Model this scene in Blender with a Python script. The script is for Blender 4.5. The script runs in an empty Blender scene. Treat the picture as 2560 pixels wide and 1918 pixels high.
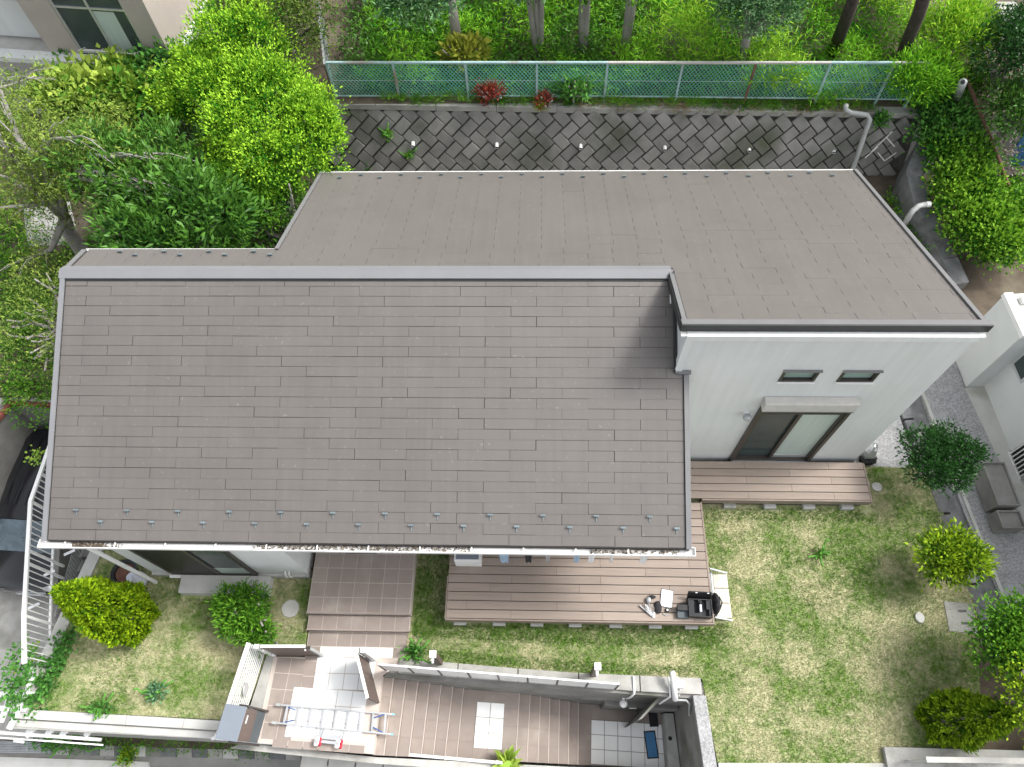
import bpy, math, random
import numpy as np
from mathutils import Vector, Matrix
random.seed(7)
C = bpy.context.scene.collection
scene = bpy.context.scene
R = math.radians

# ---------------------------------------------------------------- camera, sky, sun, exposure
FPX, HC, TILT = 1816.0, 15.45, R(28.43)           # focal length for a 2560 px wide frame, height over the lawn

def v_unit(a): return Vector(a).normalized()
_d = v_unit((57.4, FPX * math.tan(TILT), FPX))     # straight down, in (right, down, forward)
_x = v_unit((1, .0054, -(_d[0] + .0054 * _d[1]) / _d[2]))
_z = -_d
_y = _z.cross(_x)
cam_d = bpy.data.cameras.new('camera')
cam = bpy.data.objects.new('camera', cam_d)
C.objects.link(cam)
right = Vector((_x[0], _y[0], _z[0])); down = Vector((_x[1], _y[1], _z[1])); fwd = Vector((_x[2], _y[2], _z[2]))
m = Matrix((right, -down, -fwd)).transposed().to_4x4()
m.translation = (0, 0, HC)
cam.matrix_world = m
cam_d.sensor_width = 36.0
cam_d.lens = 36.0 * FPX / 2560
cam_d.clip_end = 600
scene.camera = cam

SUN_FROM = Vector((.78, .22, 1.0)).normalized()    # thin cloud: high soft sun, behind and right of the house
world = bpy.data.worlds.new('World'); scene.world = world
world.use_nodes = True
wn, wl = world.node_tree.nodes, world.node_tree.links
wn.clear()
sky = wn.new('ShaderNodeTexSky'); sky.sky_type = 'NISHITA'; sky.sun_disc = False
sky.sun_elevation = math.asin(SUN_FROM.z)
sky.sun_rotation = math.atan2(SUN_FROM.x, SUN_FROM.y)
sky.air_density = 1.0; sky.dust_density = 4.0
hs = wn.new('ShaderNodeHueSaturation'); hs.inputs['Saturation'].default_value = .22
bg = wn.new('ShaderNodeBackground'); bg.inputs['Strength'].default_value = .15
wo = wn.new('ShaderNodeOutputWorld')
wl.new(sky.outputs[0], hs.inputs['Color']); wl.new(hs.outputs[0], bg.inputs[0]); wl.new(bg.outputs[0], wo.inputs[0])
sl = bpy.data.lights.new('sun', 'SUN'); sl.energy = 1.5; sl.angle = R(13); sl.color = (1, .97, .92)
so = bpy.data.objects.new('sun', sl); C.objects.link(so)
so.rotation_euler = SUN_FROM.to_track_quat('Z', 'Y').to_euler()
scene.view_settings.view_transform = 'Standard'
scene.view_settings.look = 'None'
scene.view_settings.exposure = 1.12
scene.view_settings.gamma = 1.0
scene.view_settings.use_curve_mapping = False

def at(x, y, z):
    """real point at height z seen at (x, y) of a 2212 px wide view of the survey photo"""
    s = 2560 / 2212
    u, w = (x * s - 1280) / FPX, (y * s - 959) / FPX
    r = Vector((u * _x[0] + w * _x[1] + _x[2], u * _y[0] + w * _y[1] + _y[2], u * _z[0] + w * _z[1] + _z[2]))
    t = (z - HC) / r.z
    return Vector((r.x * t, r.y * t, z))

# ---------------------------------------------------------------- materials
def mat(name, col, col2=None, scale=3.0, rough=.8, bump=0.0, bscale=40.0, spec=.35, metal=0.0, rnd=0.0,
        tone=False, detail=6.0, contrast=(.35, .65), trans=0.0, speck=None, stretch=None, stain=None, streak=False):
    m = bpy.data.materials.new(name); m.use_nodes = True
    n, l = m.node_tree.nodes, m.node_tree.links
    b = n['Principled BSDF']
    b.inputs['Roughness'].default_value = rough
    b.inputs['Metallic'].default_value = metal
    b.inputs['Specular IOR Level'].default_value = spec
    geo = n.new('ShaderNodeNewGeometry')
    pos = geo.outputs['Position']
    if stretch:
        mp = n.new('ShaderNodeMapping'); mp.inputs['Scale'].default_value = stretch
        l.new(pos, mp.inputs['Vector']); pos = mp.outputs[0]
    if col2 is None: col2 = tuple(c * .78 for c in col)
    mix = n.new('ShaderNodeMix'); mix.data_type = 'RGBA'
    mix.inputs['A'].default_value = (*col, 1); mix.inputs['B'].default_value = (*col2, 1)
    if tone:
        at_ = n.new('ShaderNodeAttribute'); at_.attribute_name = 'tone'
        l.new(at_.outputs['Fac'], mix.inputs['Factor'])
    else:
        nz = n.new('ShaderNodeTexNoise'); nz.inputs['Scale'].default_value = scale; nz.inputs['Detail'].default_value = detail
        nz.inputs['Roughness'].default_value = .65
        l.new(pos, nz.inputs['Vector'])
        mr = n.new('ShaderNodeMapRange'); mr.inputs['From Min'].default_value = contrast[0]; mr.inputs['From Max'].default_value = contrast[1]
        l.new(nz.outputs['Fac'], mr.inputs['Value']); l.new(mr.outputs[0], mix.inputs['Factor'])
    out = mix.outputs['Result']
    if stain:                                         # (colour, scale, low, high): blotches of dirt
        n2 = n.new('ShaderNodeTexNoise'); n2.inputs['Scale'].default_value = stain[1]; n2.inputs['Detail'].default_value = 5
        l.new(geo.outputs['Position'], n2.inputs['Vector'])
        r2 = n.new('ShaderNodeMapRange'); r2.inputs['From Min'].default_value = stain[2]; r2.inputs['From Max'].default_value = stain[3]
        l.new(n2.outputs['Fac'], r2.inputs['Value'])
        mx = n.new('ShaderNodeMix'); mx.data_type = 'RGBA'; mx.inputs['B'].default_value = (*stain[0], 1)
        l.new(r2.outputs[0], mx.inputs['Factor']); l.new(out, mx.inputs['A']); out = mx.outputs['Result']
    if streak:                                        # faint run-off streaks and specks of lichen
        mp2 = n.new('ShaderNodeMapping'); mp2.inputs['Scale'].default_value = (9, .5, .5); l.new(geo.outputs['Position'], mp2.inputs['Vector'])
        n5 = n.new('ShaderNodeTexNoise'); n5.inputs['Scale'].default_value = 1.0; n5.inputs['Detail'].default_value = 6; l.new(mp2.outputs[0], n5.inputs['Vector'])
        r5 = n.new('ShaderNodeMapRange'); r5.inputs['From Min'].default_value = .35; r5.inputs['From Max'].default_value = .7; r5.inputs['To Min'].default_value = .965; r5.inputs['To Max'].default_value = 1.03
        l.new(n5.outputs['Fac'], r5.inputs['Value']); h5 = n.new('ShaderNodeHueSaturation'); l.new(r5.outputs[0], h5.inputs['Value']); l.new(out, h5.inputs['Color']); out = h5.outputs[0]
    if streak == 1:
        n6 = n.new('ShaderNodeTexNoise'); n6.inputs['Scale'].default_value = 14; n6.inputs['Detail'].default_value = 3; l.new(geo.outputs['Position'], n6.inputs['Vector'])
        r6 = n.new('ShaderNodeMapRange'); r6.inputs['From Min'].default_value = .66; r6.inputs['From Max'].default_value = .74; r6.inputs['To Max'].default_value = .35; l.new(n6.outputs['Fac'], r6.inputs['Value'])
        x6 = n.new('ShaderNodeMix'); x6.data_type = 'RGBA'; x6.inputs['B'].default_value = (.24, .235, .20, 1); l.new(r6.outputs[0], x6.inputs['Factor']); l.new(out, x6.inputs['A']); out = x6.outputs['Result']
    if speck:
        vo = n.new('ShaderNodeTexVoronoi'); vo.inputs['Scale'].default_value = speck
        l.new(geo.outputs['Position'], vo.inputs['Vector'])
        hv = n.new('ShaderNodeHueSaturation')
        sp = n.new('ShaderNodeSeparateColor'); l.new(vo.outputs['Color'], sp.inputs[0])
        r3 = n.new('ShaderNodeMapRange'); r3.inputs['To Min'].default_value = .75; r3.inputs['To Max'].default_value = 1.25
        l.new(sp.outputs[0], r3.inputs['Value']); l.new(r3.outputs[0], hv.inputs['Value']); l.new(out, hv.inputs['Color']); out = hv.outputs[0]
    if rnd:
        oi = n.new('ShaderNodeObjectInfo')
        hv = n.new('ShaderNodeHueSaturation')
        r4 = n.new('ShaderNodeMapRange'); r4.inputs['To Min'].default_value = 1 - rnd; r4.inputs['To Max'].default_value = 1 + rnd
        l.new(oi.outputs['Random'], r4.inputs['Value']); l.new(r4.outputs[0], hv.inputs['Value']); l.new(out, hv.inputs['Color']); out = hv.outputs[0]
    l.new(out, b.inputs['Base Color'])
    if bump:
        nb = n.new('ShaderNodeTexNoise'); nb.inputs['Scale'].default_value = bscale; nb.inputs['Detail'].default_value = 4
        l.new(pos, nb.inputs['Vector'])
        bp = n.new('ShaderNodeBump'); bp.inputs['Strength'].default_value = bump; bp.inputs['Distance'].default_value = .02
        l.new(nb.outputs['Fac'], bp.inputs['Height']); l.new(bp.outputs[0], b.inputs['Normal'])
    if trans:
        tr = n.new('ShaderNodeBsdfTranslucent'); l.new(out, tr.inputs['Color'])
        ms = n.new('ShaderNodeMixShader'); ms.inputs[0].default_value = trans
        l.new(b.outputs[0], ms.inputs[1]); l.new(tr.outputs[0], ms.inputs[2])
        l.new(ms.outputs[0], n['Material Output'].inputs['Surface'])
    return m

def leafmat(name, a, b, rough=.6, trans=.2, spec=.12): return mat(name, a, b, tone=True, rough=rough, trans=trans, spec=spec)

M = dict(
 slate=mat('slate', (.130, .119, .110), (.118, .108, .100), scale=1.2, rough=.45, rnd=.018, bump=.10, bscale=300, spec=.5, stain=((.134, .123, .113), .45, .48, .75), streak=1),
 under=mat('roof_underlay', (.045, .041, .039), rough=.9),
 trim=mat('roof_trim', (.17, .17, .172), (.15, .15, .152), scale=2, rough=.45, spec=.5),
 ridge=mat('ridge_metal', (.20, .203, .213), (.185, .188, .197), scale=1.5, rough=.4, spec=.5),
 fascia_dark=mat('dark_fascia', (.035, .037, .038), rough=.5),
 white=mat('white_paint', (.78, .78, .77), (.72, .72, .70), scale=2.5, rough=.45, stain=((.5, .48, .43), 1.7, .62, .85)),
 stucco=mat('white_stucco', (.61, .63, .622), (.57, .59, .582), scale=.8, rough=.9, bump=.25, bscale=90, stain=((.57, .565, .54), .5, .55, .85), streak=2),
 stucco2=mat('off_white_stucco', (.64, .66, .65), (.60, .62, .61), scale=.8, rough=.9, bump=.2, bscale=90, streak=2),
 beige=mat('beige_render', (.40, .36, .32), (.36, .325, .29), scale=1.3, rough=.9, bump=.2, bscale=70),
 concrete=mat('concrete', (.40, .395, .37), (.30, .295, .275), scale=2.2, rough=.9, bump=.3, bscale=60, stain=((.20, .20, .175), 1.1, .52, .75)),
 concrete_lt=mat('pale_concrete', (.52, .515, .49), (.43, .425, .40), scale=1.8, rough=.9, bump=.2, bscale=60, stain=((.33, .33, .28), 1.3, .55, .8)),
 concrete_dk=mat('dark_concrete', (.25, .245, .23), (.165, .162, .15), scale=1.5, rough=.92, bump=.35, bscale=40, stain=((.10, .105, .08), 1.0, .52, .75)),
 wallblock=mat('wall_block', (.262, .255, .24), (.185, .182, .17), scale=2.0, rough=.93, bump=.4, bscale=45, rnd=.16, stain=((.085, .095, .065), .7, .5, .72)),
 wallback=mat('wall_joint', (.11, .108, .095), (.07, .07, .06), scale=6, rough=.95),
 deck=mat('deck_board', (.30, .245, .205), (.26, .213, .178), scale=4, rough=.7, rnd=.10, stretch=(.4, 5, 5), spec=.3),
 deckside=mat('deck_edge', (.27, .215, .18), rough=.7),
 tile=mat('brown_tile', (.295, .247, .218), (.26, .217, .19), scale=3.5, rough=.55, rnd=.06, spec=.4, stain=((.38, .33, .285), 1.6, .55, .8)),
 grout=mat('grout', (.55, .48, .43), (.47, .41, .365), scale=5, rough=.95),
 wtile=mat('white_tile', (.87, .875, .86), (.83, .84, .82), scale=2, rough=.5, rnd=.02),
 wgrout=mat('white_tile_grout', (.16, .16, .16), rough=.95),
 cream=mat('cream_stone', (.66, .63, .54), (.55, .52, .44), scale=5, rough=.85, bump=.35, bscale=60, stain=((.36, .35, .26), 3, .58, .8)),
 soil=mat('soil', (.12, .095, .07), (.075, .06, .045), scale=3, rough=.98, bump=.6, bscale=25, stain=((.16, .14, .10), 1.2, .5, .7)),
 gravel=mat('gravel', (.36, .36, .365), (.29, .29, .29), scale=3, rough=.9, bump=.7, bscale=55, speck=38),
 asphalt=mat('asphalt', (.085, .085, .085), (.06, .06, .06), scale=4, rough=.92, bump=.4, bscale=120, speck=90),
 road=mat('old_road', (.30, .295, .28), (.22, .22, .205), scale=1.5, rough=.93, bump=.35, bscale=80),
 brick=mat('red_brick', (.22, .07, .05), (.16, .055, .04), scale=5, rough=.9),
 black=mat('black_plastic', (.012, .012, .013), (.02, .02, .021), scale=8, rough=.45),
 blackcloth=mat('black_cloth', (.018, .018, .02), (.03, .03, .033), scale=20, rough=.85, bump=.3, bscale=150),
 foam=mat('grey_foam', (.045, .047, .05), rough=.9),
 bluegrey=mat('bluegrey_sheet', (.19, .215, .25), (.17, .195, .23), scale=1, rough=.5),
 slategrey=mat('slate_grey', (.08, .10, .11), rough=.5),
 bronze=mat('bronze_frame', (.045, .037, .032), (.035, .03, .026), scale=4, rough=.4, spec=.5),
 gatebrown=mat('gate_brown', (.13, .095, .08), (.10, .075, .065), scale=3, rough=.5, stretch=(6, 6, .6)),
 glass=mat('window_glass', (.055, .075, .072), (.035, .05, .05), scale=.6, rough=.12, spec=.3),
 glass_pale=mat('frosted_glass', (.26, .36, .32), (.22, .31, .275), scale=.8, rough=.25, spec=.6),
 curtain=mat('pale_curtain', (.46, .54, .50), (.38, .45, .42), scale=3, rough=.35, stretch=(9, 1, .2), spec=.5),
 alu=mat('aluminium', (.62, .63, .64), (.55, .56, .57), scale=4, rough=.35, metal=.6),
 steel=mat('galvanised', (.42, .44, .45), (.33, .35, .36), scale=6, rough=.45, metal=.4),
 guard=mat('guard_steel', (.22, .27, .29), (.16, .19, .20), scale=6, rough=.4, metal=.3),
 blueplastic=mat('blue_plastic', (.03, .10, .32), rough=.5),
 bluecyan=mat('pale_blue_plastic', (.25, .50, .55), rough=.5),
 bluemat=mat('blue_mat', (.075, .22, .40), (.065, .19, .36), scale=30, rough=.9),
 tarp=mat('blue_tarp', (.02, .09, .22), (.015, .06, .16), scale=2, rough=.5),
 red=mat('red_plastic', (.52, .02, .05), rough=.4),
 pvc=mat('grey_pvc', (.40, .41, .41), (.31, .32, .31), scale=4, rough=.5),
 rust=mat('rusty_steel', (.22, .12, .08), (.12, .065, .045), scale=9, rough=.85),
 fencegreen=mat('fence_green', (.36, .50, .50), (.28, .42, .42), scale=5, rough=.6, stain=((.30, .20, .15), 1.2, .56, .7)),
 mesh_green=mat('mesh_green', (.16, .46, .36), (.11, .37, .28), scale=3, rough=.5),
 wire=mat('white_wire', (.42, .43, .42), rough=.6),
 bark=mat('grey_bark', (.33, .31, .28), (.22, .205, .185), scale=5, rough=.9, bump=.5, bscale=30, stretch=(1, 1, .35)),
 darkbark=mat('dark_bark', (.062, .048, .042), (.035, .028, .026), scale=8, rough=.95, bump=.8, bscale=22, stretch=(1, 1, .3)),
 twig=mat('grey_twig', (.36, .34, .32), (.27, .25, .23), scale=8, rough=.9),
 carblack=mat('car_black', (.012, .013, .016), rough=.18, spec=.6),
 carglass=mat('car_glass', (.02, .035, .05), (.08, .13, .16), scale=2.5, rough=.05, spec=.8),  # lighter blue mottling in the colour stands in for reflected sky
 chrome=mat('chrome', (.6, .6, .6), rough=.15, metal=1),
 paper=mat('white_paper', (.85, .86, .87), rough=.7),
 fabric_w=mat('pale_cloth', (.68, .70, .78), (.55, .57, .66), scale=6, rough=.9, bump=.4, bscale=20),
 fabric_b=mat('blue_cloth', (.35, .48, .62), rough=.9),
 terracotta=mat('terracotta', (.16, .075, .05), (.10, .05, .035), scale=7, rough=.9),
 puttygrey=mat('putty', (.50, .485, .455), (.43, .42, .395), scale=6, rough=.9),
 planterm=mat('weathered_planter', (.17, .16, .15), (.26, .255, .24), scale=1.5, rough=.8),
 drain=mat('drain_concrete', (.21, .215, .22), (.12, .122, .12), scale=2.5, rough=.92, bump=.3, bscale=40, stain=((.33, .33, .335), 1.4, .55, .75)),
)
LEAF = dict(
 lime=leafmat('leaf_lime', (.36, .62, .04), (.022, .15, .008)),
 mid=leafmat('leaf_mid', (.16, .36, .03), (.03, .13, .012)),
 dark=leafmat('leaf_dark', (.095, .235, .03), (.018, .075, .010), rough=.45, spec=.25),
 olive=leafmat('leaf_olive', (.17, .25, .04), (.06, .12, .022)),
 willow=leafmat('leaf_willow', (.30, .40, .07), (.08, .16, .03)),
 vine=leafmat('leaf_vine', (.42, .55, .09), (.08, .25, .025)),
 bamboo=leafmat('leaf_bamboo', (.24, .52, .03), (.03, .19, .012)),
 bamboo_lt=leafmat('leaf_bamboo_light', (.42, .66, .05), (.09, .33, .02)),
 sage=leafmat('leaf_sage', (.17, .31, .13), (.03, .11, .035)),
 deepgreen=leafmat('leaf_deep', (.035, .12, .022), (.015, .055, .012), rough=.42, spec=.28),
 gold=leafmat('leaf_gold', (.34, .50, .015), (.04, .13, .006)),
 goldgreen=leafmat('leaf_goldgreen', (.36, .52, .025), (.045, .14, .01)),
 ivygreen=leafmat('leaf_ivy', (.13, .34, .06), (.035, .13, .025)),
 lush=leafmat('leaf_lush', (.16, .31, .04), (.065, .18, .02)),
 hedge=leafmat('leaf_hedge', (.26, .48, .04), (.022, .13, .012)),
 red=leafmat('leaf_red', (.42, .10, .06), (.22, .035, .03)),
 yellow=leafmat('leaf_yellow', (.42, .42, .06), (.22, .28, .03)),
 straw=leafmat('leaf_straw', (.42, .33, .17), (.24, .18, .09)),
 litter=leafmat('leaf_litter', (.34, .30, .25), (.10, .08, .06)),
 grey=leafmat('leaf_bluegreen', (.18, .34, .17), (.07, .18, .08)),
)

# ---------------------------------------------------------------- mesh helpers
class MB:
    def __init__(s): s.v = []; s.f = []
    def add(s, vs, fs):
        o = len(s.v); s.v += [tuple(p) for p in vs]; s.f += [tuple(i + o for i in f) for f in fs]; return s
    def box(s, x0, x1, y0, y1, z0, z1): return s.frame((x0, y0, z0), (x1 - x0, 0, 0), (0, y1 - y0, 0), (0, 0, z1 - z0))
    def frame(s, o, a, b, c):
        o, a, b, c = map(Vector, (o, a, b, c))
        if a.cross(b).dot(c) < 0: a, b = b, a
        return s.add([o, o + a, o + a + b, o + b, o + c, o + a + c, o + a + b + c, o + b + c],
                     [(0, 3, 2, 1), (4, 5, 6, 7), (0, 1, 5, 4), (1, 2, 6, 5), (2, 3, 7, 6), (3, 0, 4, 7)])
    def bar(s, p, q, w, h=None, up=(0, 0, 1)):
        """rectangular bar from p to q, w wide (across), h high (along up), centred on the line"""
        p, q, up = Vector(p), Vector(q), Vector(up); h = h or w
        d = (q - p); side = d.cross(up)
        if side.length < 1e-6: side = d.cross(Vector((1, 0, 0)))
        side.normalize(); u = side.cross(d).normalized()
        return s.frame(p - side * w / 2 - u * h / 2, d, side * w, u * h)
    def tube(s, pts, r, n=8, cap=True):
        pts = [Vector(p) for p in pts]; rs = r if isinstance(r, (list, tuple)) else [r] * len(pts)
        o = len(s.v); ref = None
        for i, p in enumerate(pts):
            t = (pts[min(i + 1, len(pts) - 1)] - pts[max(i - 1, 0)]).normalized()
            a = t.cross(Vector((0, 0, 1)) if abs(t.z) < .9 else Vector((1, 0, 0))).normalized() if ref is None else (ref - t * ref.dot(t)).normalized()
            ref = a; b = t.cross(a)
            for k in range(n):
                g = 2 * math.pi * k / n
                s.v.append(tuple(p + a * (rs[i] * math.cos(g)) + b * (rs[i] * math.sin(g))))
        for i in range(len(pts) - 1):
            for k in range(n):
                k2 = (k + 1) % n
                s.f.append((o + i * n + k, o + i * n + k2, o + (i + 1) * n + k2, o + (i + 1) * n + k))
        if cap:
            s.f.append(tuple(o + k for k in reversed(range(n))))
            s.f.append(tuple(o + (len(pts) - 1) * n + k for k in range(n)))
        return s
    def prism(s, poly, e):
        """3D polygon extruded by the vector e"""
        poly = [Vector(p) for p in poly]; e = Vector(e); n = len(poly)
        vs = poly + [p + e for p in poly]
        fs = [tuple(reversed(range(n))), tuple(range(n, 2 * n))] + [(i, (i + 1) % n, n + (i + 1) % n, n + i) for i in range(n)]
        return s.add(vs, fs)
    def slab(s, xy, z0, z1): return s.prism([(p[0], p[1], z0) for p in xy], (0, 0, z1 - z0))
    def ball(s, c, rx, ry=None, rz=None, n=12, k=7, jit=0.0, rng=random):
        ry = ry or rx; rz = rz or rx; o = len(s.v)
        for i in range(k + 1):
            a = math.pi * i / k
            for j in range(n):
                b = 2 * math.pi * j / n; q = 1 + (rng.uniform(-jit, jit) if jit else 0)
                s.v.append((c[0] + rx * q * math.sin(a) * math.cos(b), c[1] + ry * q * math.sin(a) * math.sin(b), c[2] + rz * q * math.cos(a)))
        for i in range(k):
            for j in range(n):
                s.f.append((o + i * n + j, o + (i + 1) * n + j, o + (i + 1) * n + (j + 1) % n, o + i * n + (j + 1) % n))
        return s
    def lathe(s, c, prof, n=16):
        o = len(s.v)
        for r, z in prof:
            for j in range(n):
                b = 2 * math.pi * j / n; s.v.append((c[0] + r * math.cos(b), c[1] + r * math.sin(b), c[2] + z))
        for i in range(len(prof) - 1):
            for j in range(n):
                s.f.append((o + i * n + j, o + i * n + (j + 1) % n, o + (i + 1) * n + (j + 1) % n, o + (i + 1) * n + j))
        s.f.append(tuple(o + j for j in reversed(range(n)))); s.f.append(tuple(o + (len(prof) - 1) * n + j for j in range(n)))
        return s
    def mesh(s, name):
        me = bpy.data.meshes.new(name); me.from_pydata(s.v, [], s.f); me.update(); return me
    def build(s, name, material, parent=None, bevel=0, smooth=False, kind=None):
        me = s.mesh(name); me.materials.append(M.get(material) or LEAF[material])
        if smooth: me.polygons.foreach_set('use_smooth', [True] * len(me.polygons))
        o = bpy.data.objects.new(name, me); C.objects.link(o)
        if parent: o.parent = parent; o.matrix_parent_inverse = parent.matrix_world.inverted() if False else Matrix.Translation(-parent.location)
        if bevel:
            b = o.modifiers.new('bevel', 'BEVEL'); b.width = bevel; b.segments = 2; b.limit_method = 'ANGLE'
        if kind: o['kind'] = kind
        return o

def tag(o, label, cat, group=None):
    o['label'] = label; o['category'] = cat
    if group: o['group'] = group
    return o
def thing(name, label, cat, loc=(0, 0, 0), group=None):
    o = bpy.data.objects.new(name, None); C.objects.link(o); o.location = loc; o.empty_display_size = .2
    return tag(o, label, cat, group)
def struct(o): o['kind'] = 'structure'; return o
def inst(name, me, parent, mw):
    """another object on shared mesh data, placed by a world matrix, under a thing or a part that sits at pl"""
    o = bpy.data.objects.new(name, me); C.objects.link(o)
    o.parent = parent
    base = parent.location if parent.parent is None else parent.parent.location
    if parent.parent is None: o.matrix_local = Matrix.Translation(-base) @ mw
    else: o.matrix_parent_inverse = Matrix.Identity(4); o.matrix_local = mw
    return o
def sub(mb, name, material, part, **k):
    """sub-part: its vertices are in world space and so are those of the part, whose parent stands at the thing's base"""
    o = mb.build(name, material, None, **k); o.parent = part; return o
def copy_tree(o, loc=None, parent=None, label=None):
    c = o.copy(); C.objects.link(c)
    if parent: c.parent = parent
    if loc is not None: c.location = loc
    if label: c['label'] = label
    for ch in list(o.children): copy_tree(ch, None, c)
    return c

# ---------------------------------------------------------------- foliage
def leaf_mesh(name, P, D, L, W, material, parent=None, rng=None, tone=None, sub_=False, flat=.0, kind=None):
    """one small folded diamond per leaf: base P, direction D"""
    n = len(P); rng = rng or np.random.default_rng(1)
    D = D / (np.linalg.norm(D, axis=1, keepdims=True) + 1e-9)
    U = rng.normal(size=(n, 3)) * (1 - flat) + np.array([0, 0, 1.0]) * (flat + .35)
    S = np.cross(D, U); S /= (np.linalg.norm(S, axis=1, keepdims=True) + 1e-9)
    N = np.cross(S, D)
    l = (L * rng.uniform(.7, 1.25, n))[:, None]; w = (W * rng.uniform(.75, 1.2, n))[:, None]
    V = np.empty((n, 4, 3))
    V[:, 0] = P; V[:, 1] = P + D * l * .45 + S * w * .5 + N * w * .12
    V[:, 2] = P + D * l - N * l * .12; V[:, 3] = P + D * l * .45 - S * w * .5 + N * w * .12
    me = bpy.data.meshes.new(name)
    me.vertices.add(4 * n); me.vertices.foreach_set('co', V.reshape(-1).astype(np.float32))
    me.loops.add(4 * n); me.loops.foreach_set('vertex_index', np.arange(4 * n, dtype=np.int32))
    me.polygons.add(n); me.polygons.foreach_set('loop_start', np.arange(0, 4 * n, 4, dtype=np.int32))
    me.polygons.foreach_set('loop_total', np.full(n, 4, dtype=np.int32))
    me.update(calc_edges=True)
    if tone is None: tone = rng.uniform(0, 1, n)
    a = me.attributes.new('tone', 'FLOAT', 'FACE'); a.data.foreach_set('value', np.clip(tone, 0, 1).astype(np.float32))
    me.materials.append(LEAF[material])
    o = bpy.data.objects.new(name, me); C.objects.link(o)
    if parent:
        o.parent = parent
        if parent.parent is None: o.matrix_parent_inverse = Matrix.Translation(-parent.location)
    if kind: o['kind'] = kind
    return o

def clumps(lobes, n_clump, per, cr, rng, shell=(.72, 1.03), up=.35, droop=0.0, under=-.55, tip=.8):
    """leaf bases and directions in clumps spread over the skin (and a little inside) of ellipsoid lobes"""
    lob = np.array([[*c, *r] for c, r in lobes], float)
    area = (lob[:, 3] * lob[:, 4] + lob[:, 4] * lob[:, 5] + lob[:, 3] * lob[:, 5])
    idx = rng.choice(len(lob), n_clump, p=area / area.sum())
    d = rng.normal(size=(n_clump, 3)); d /= np.linalg.norm(d, axis=1, keepdims=True)
    low = d[:, 2] < under; d[low, 2] *= -1
    rad = rng.uniform(*shell, n_clump); inner = rng.uniform(size=n_clump) < .18; rad[inner] *= rng.uniform(.55, .9, inner.sum())
    cc = lob[idx, :3] + d * lob[idx, 3:] * rad[:, None]
    base = np.repeat(cc, per, 0); out = np.repeat(d, per, 0)
    off = rng.normal(size=(n_clump * per, 3)) * cr
    P = base + off
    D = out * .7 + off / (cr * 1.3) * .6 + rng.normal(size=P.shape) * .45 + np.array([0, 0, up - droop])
    ct = np.repeat(rng.normal(size=n_clump) * .22 + np.where(rad < .82, .45, -.08), per)  # inner clumps toned darker: shade inside the crown put into leaf colour
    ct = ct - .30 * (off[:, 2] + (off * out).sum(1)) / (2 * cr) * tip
    return P, D, ct, out

def crown(name, lobes, n_clump, per, cr, L, W, material, parent, seed, up=.35, bias=.45, shell=(.70, 1.12), droop=0.0, flat=.25, top=0.0, kind=None):
    rng = np.random.default_rng(seed)
    P, D, ct, out = clumps(lobes, n_clump, per, cr, rng, shell, up, droop)
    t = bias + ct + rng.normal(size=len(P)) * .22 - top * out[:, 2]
    return leaf_mesh(name, P, D, L, W, material, parent, rng, t, flat=flat, kind=kind)

def branches(mb, base, tips, r0, rng, twist=.15, r1=.02):
    base = Vector(base)
    for t in tips:
        t = Vector(t); L = (t - base).length; pts = []
        for i in range(6):
            f = i / 5; p = base.lerp(t, f)
            w = math.sin(f * math.pi) * twist * L
            pts.append(p + Vector((rng.uniform(-w, w), rng.uniform(-w, w), rng.uniform(-w, w) * .5)))
        mb.tube(pts, [r0 + (r1 - r0) * i / 5 for i in range(6)], 7)
    return mb

# ================================================================ THE SETTING
def sheet(name, pts, material, z=None):
    """flat piece of ground: polygon in plan, a few cm thick"""
    zz = pts[0][2] if z is None else z
    mb = MB().slab([(p[0], p[1]) for p in pts], zz - .06, zz)
    return struct(mb.build(name, material))

# street level sheet out to the horizon, and the raised plot
struct(MB().box(-220, 220, -220, 260, -3.30, -3.06).build('ground', 'road'))
struct(MB().slab([(-9.75, 3.9), (-10.25, .75), (-5.75, .60), (-5.42, 2.05), (-3.25, 2.05), (-3.1, 1.72), (3.2, 1.50), (3.30, .25), (6.5, .28), (6.5, .5), (9.6, .4),
                  (10.2, 6.0), (11.5, 15.2), (-9.6, 15.2), (-8.75, 8.4)], -3.05, -.12).build('plot_terrain', 'soil'))
LAWN_L = [(-9.46, 4.1), (-10.0, .96), (-5.72, .84), (-5.44, 2.2), (-4.70, 2.2), (-4.70, 3.62), (-8.15, 3.62), (-8.25, 6.6), (-9.05, 6.6)]
LAWN_R = [(-2.58, 4.45), (-2.62, 2.02), (.3, 1.83), (3.28, 1.77), (3.42, .30), (6.52, .36), (6.54, .64), (8.36, .64), (9.0, 3.3), (8.72, 6.25), (7.2, 6.30), (7.0, 6.25), (2.5, 6.25), (2.5, 4.45)]
LAWN_MAT = bpy.data.materials.new('lawn_ground'); LAWN_MAT.use_nodes = True
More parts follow.
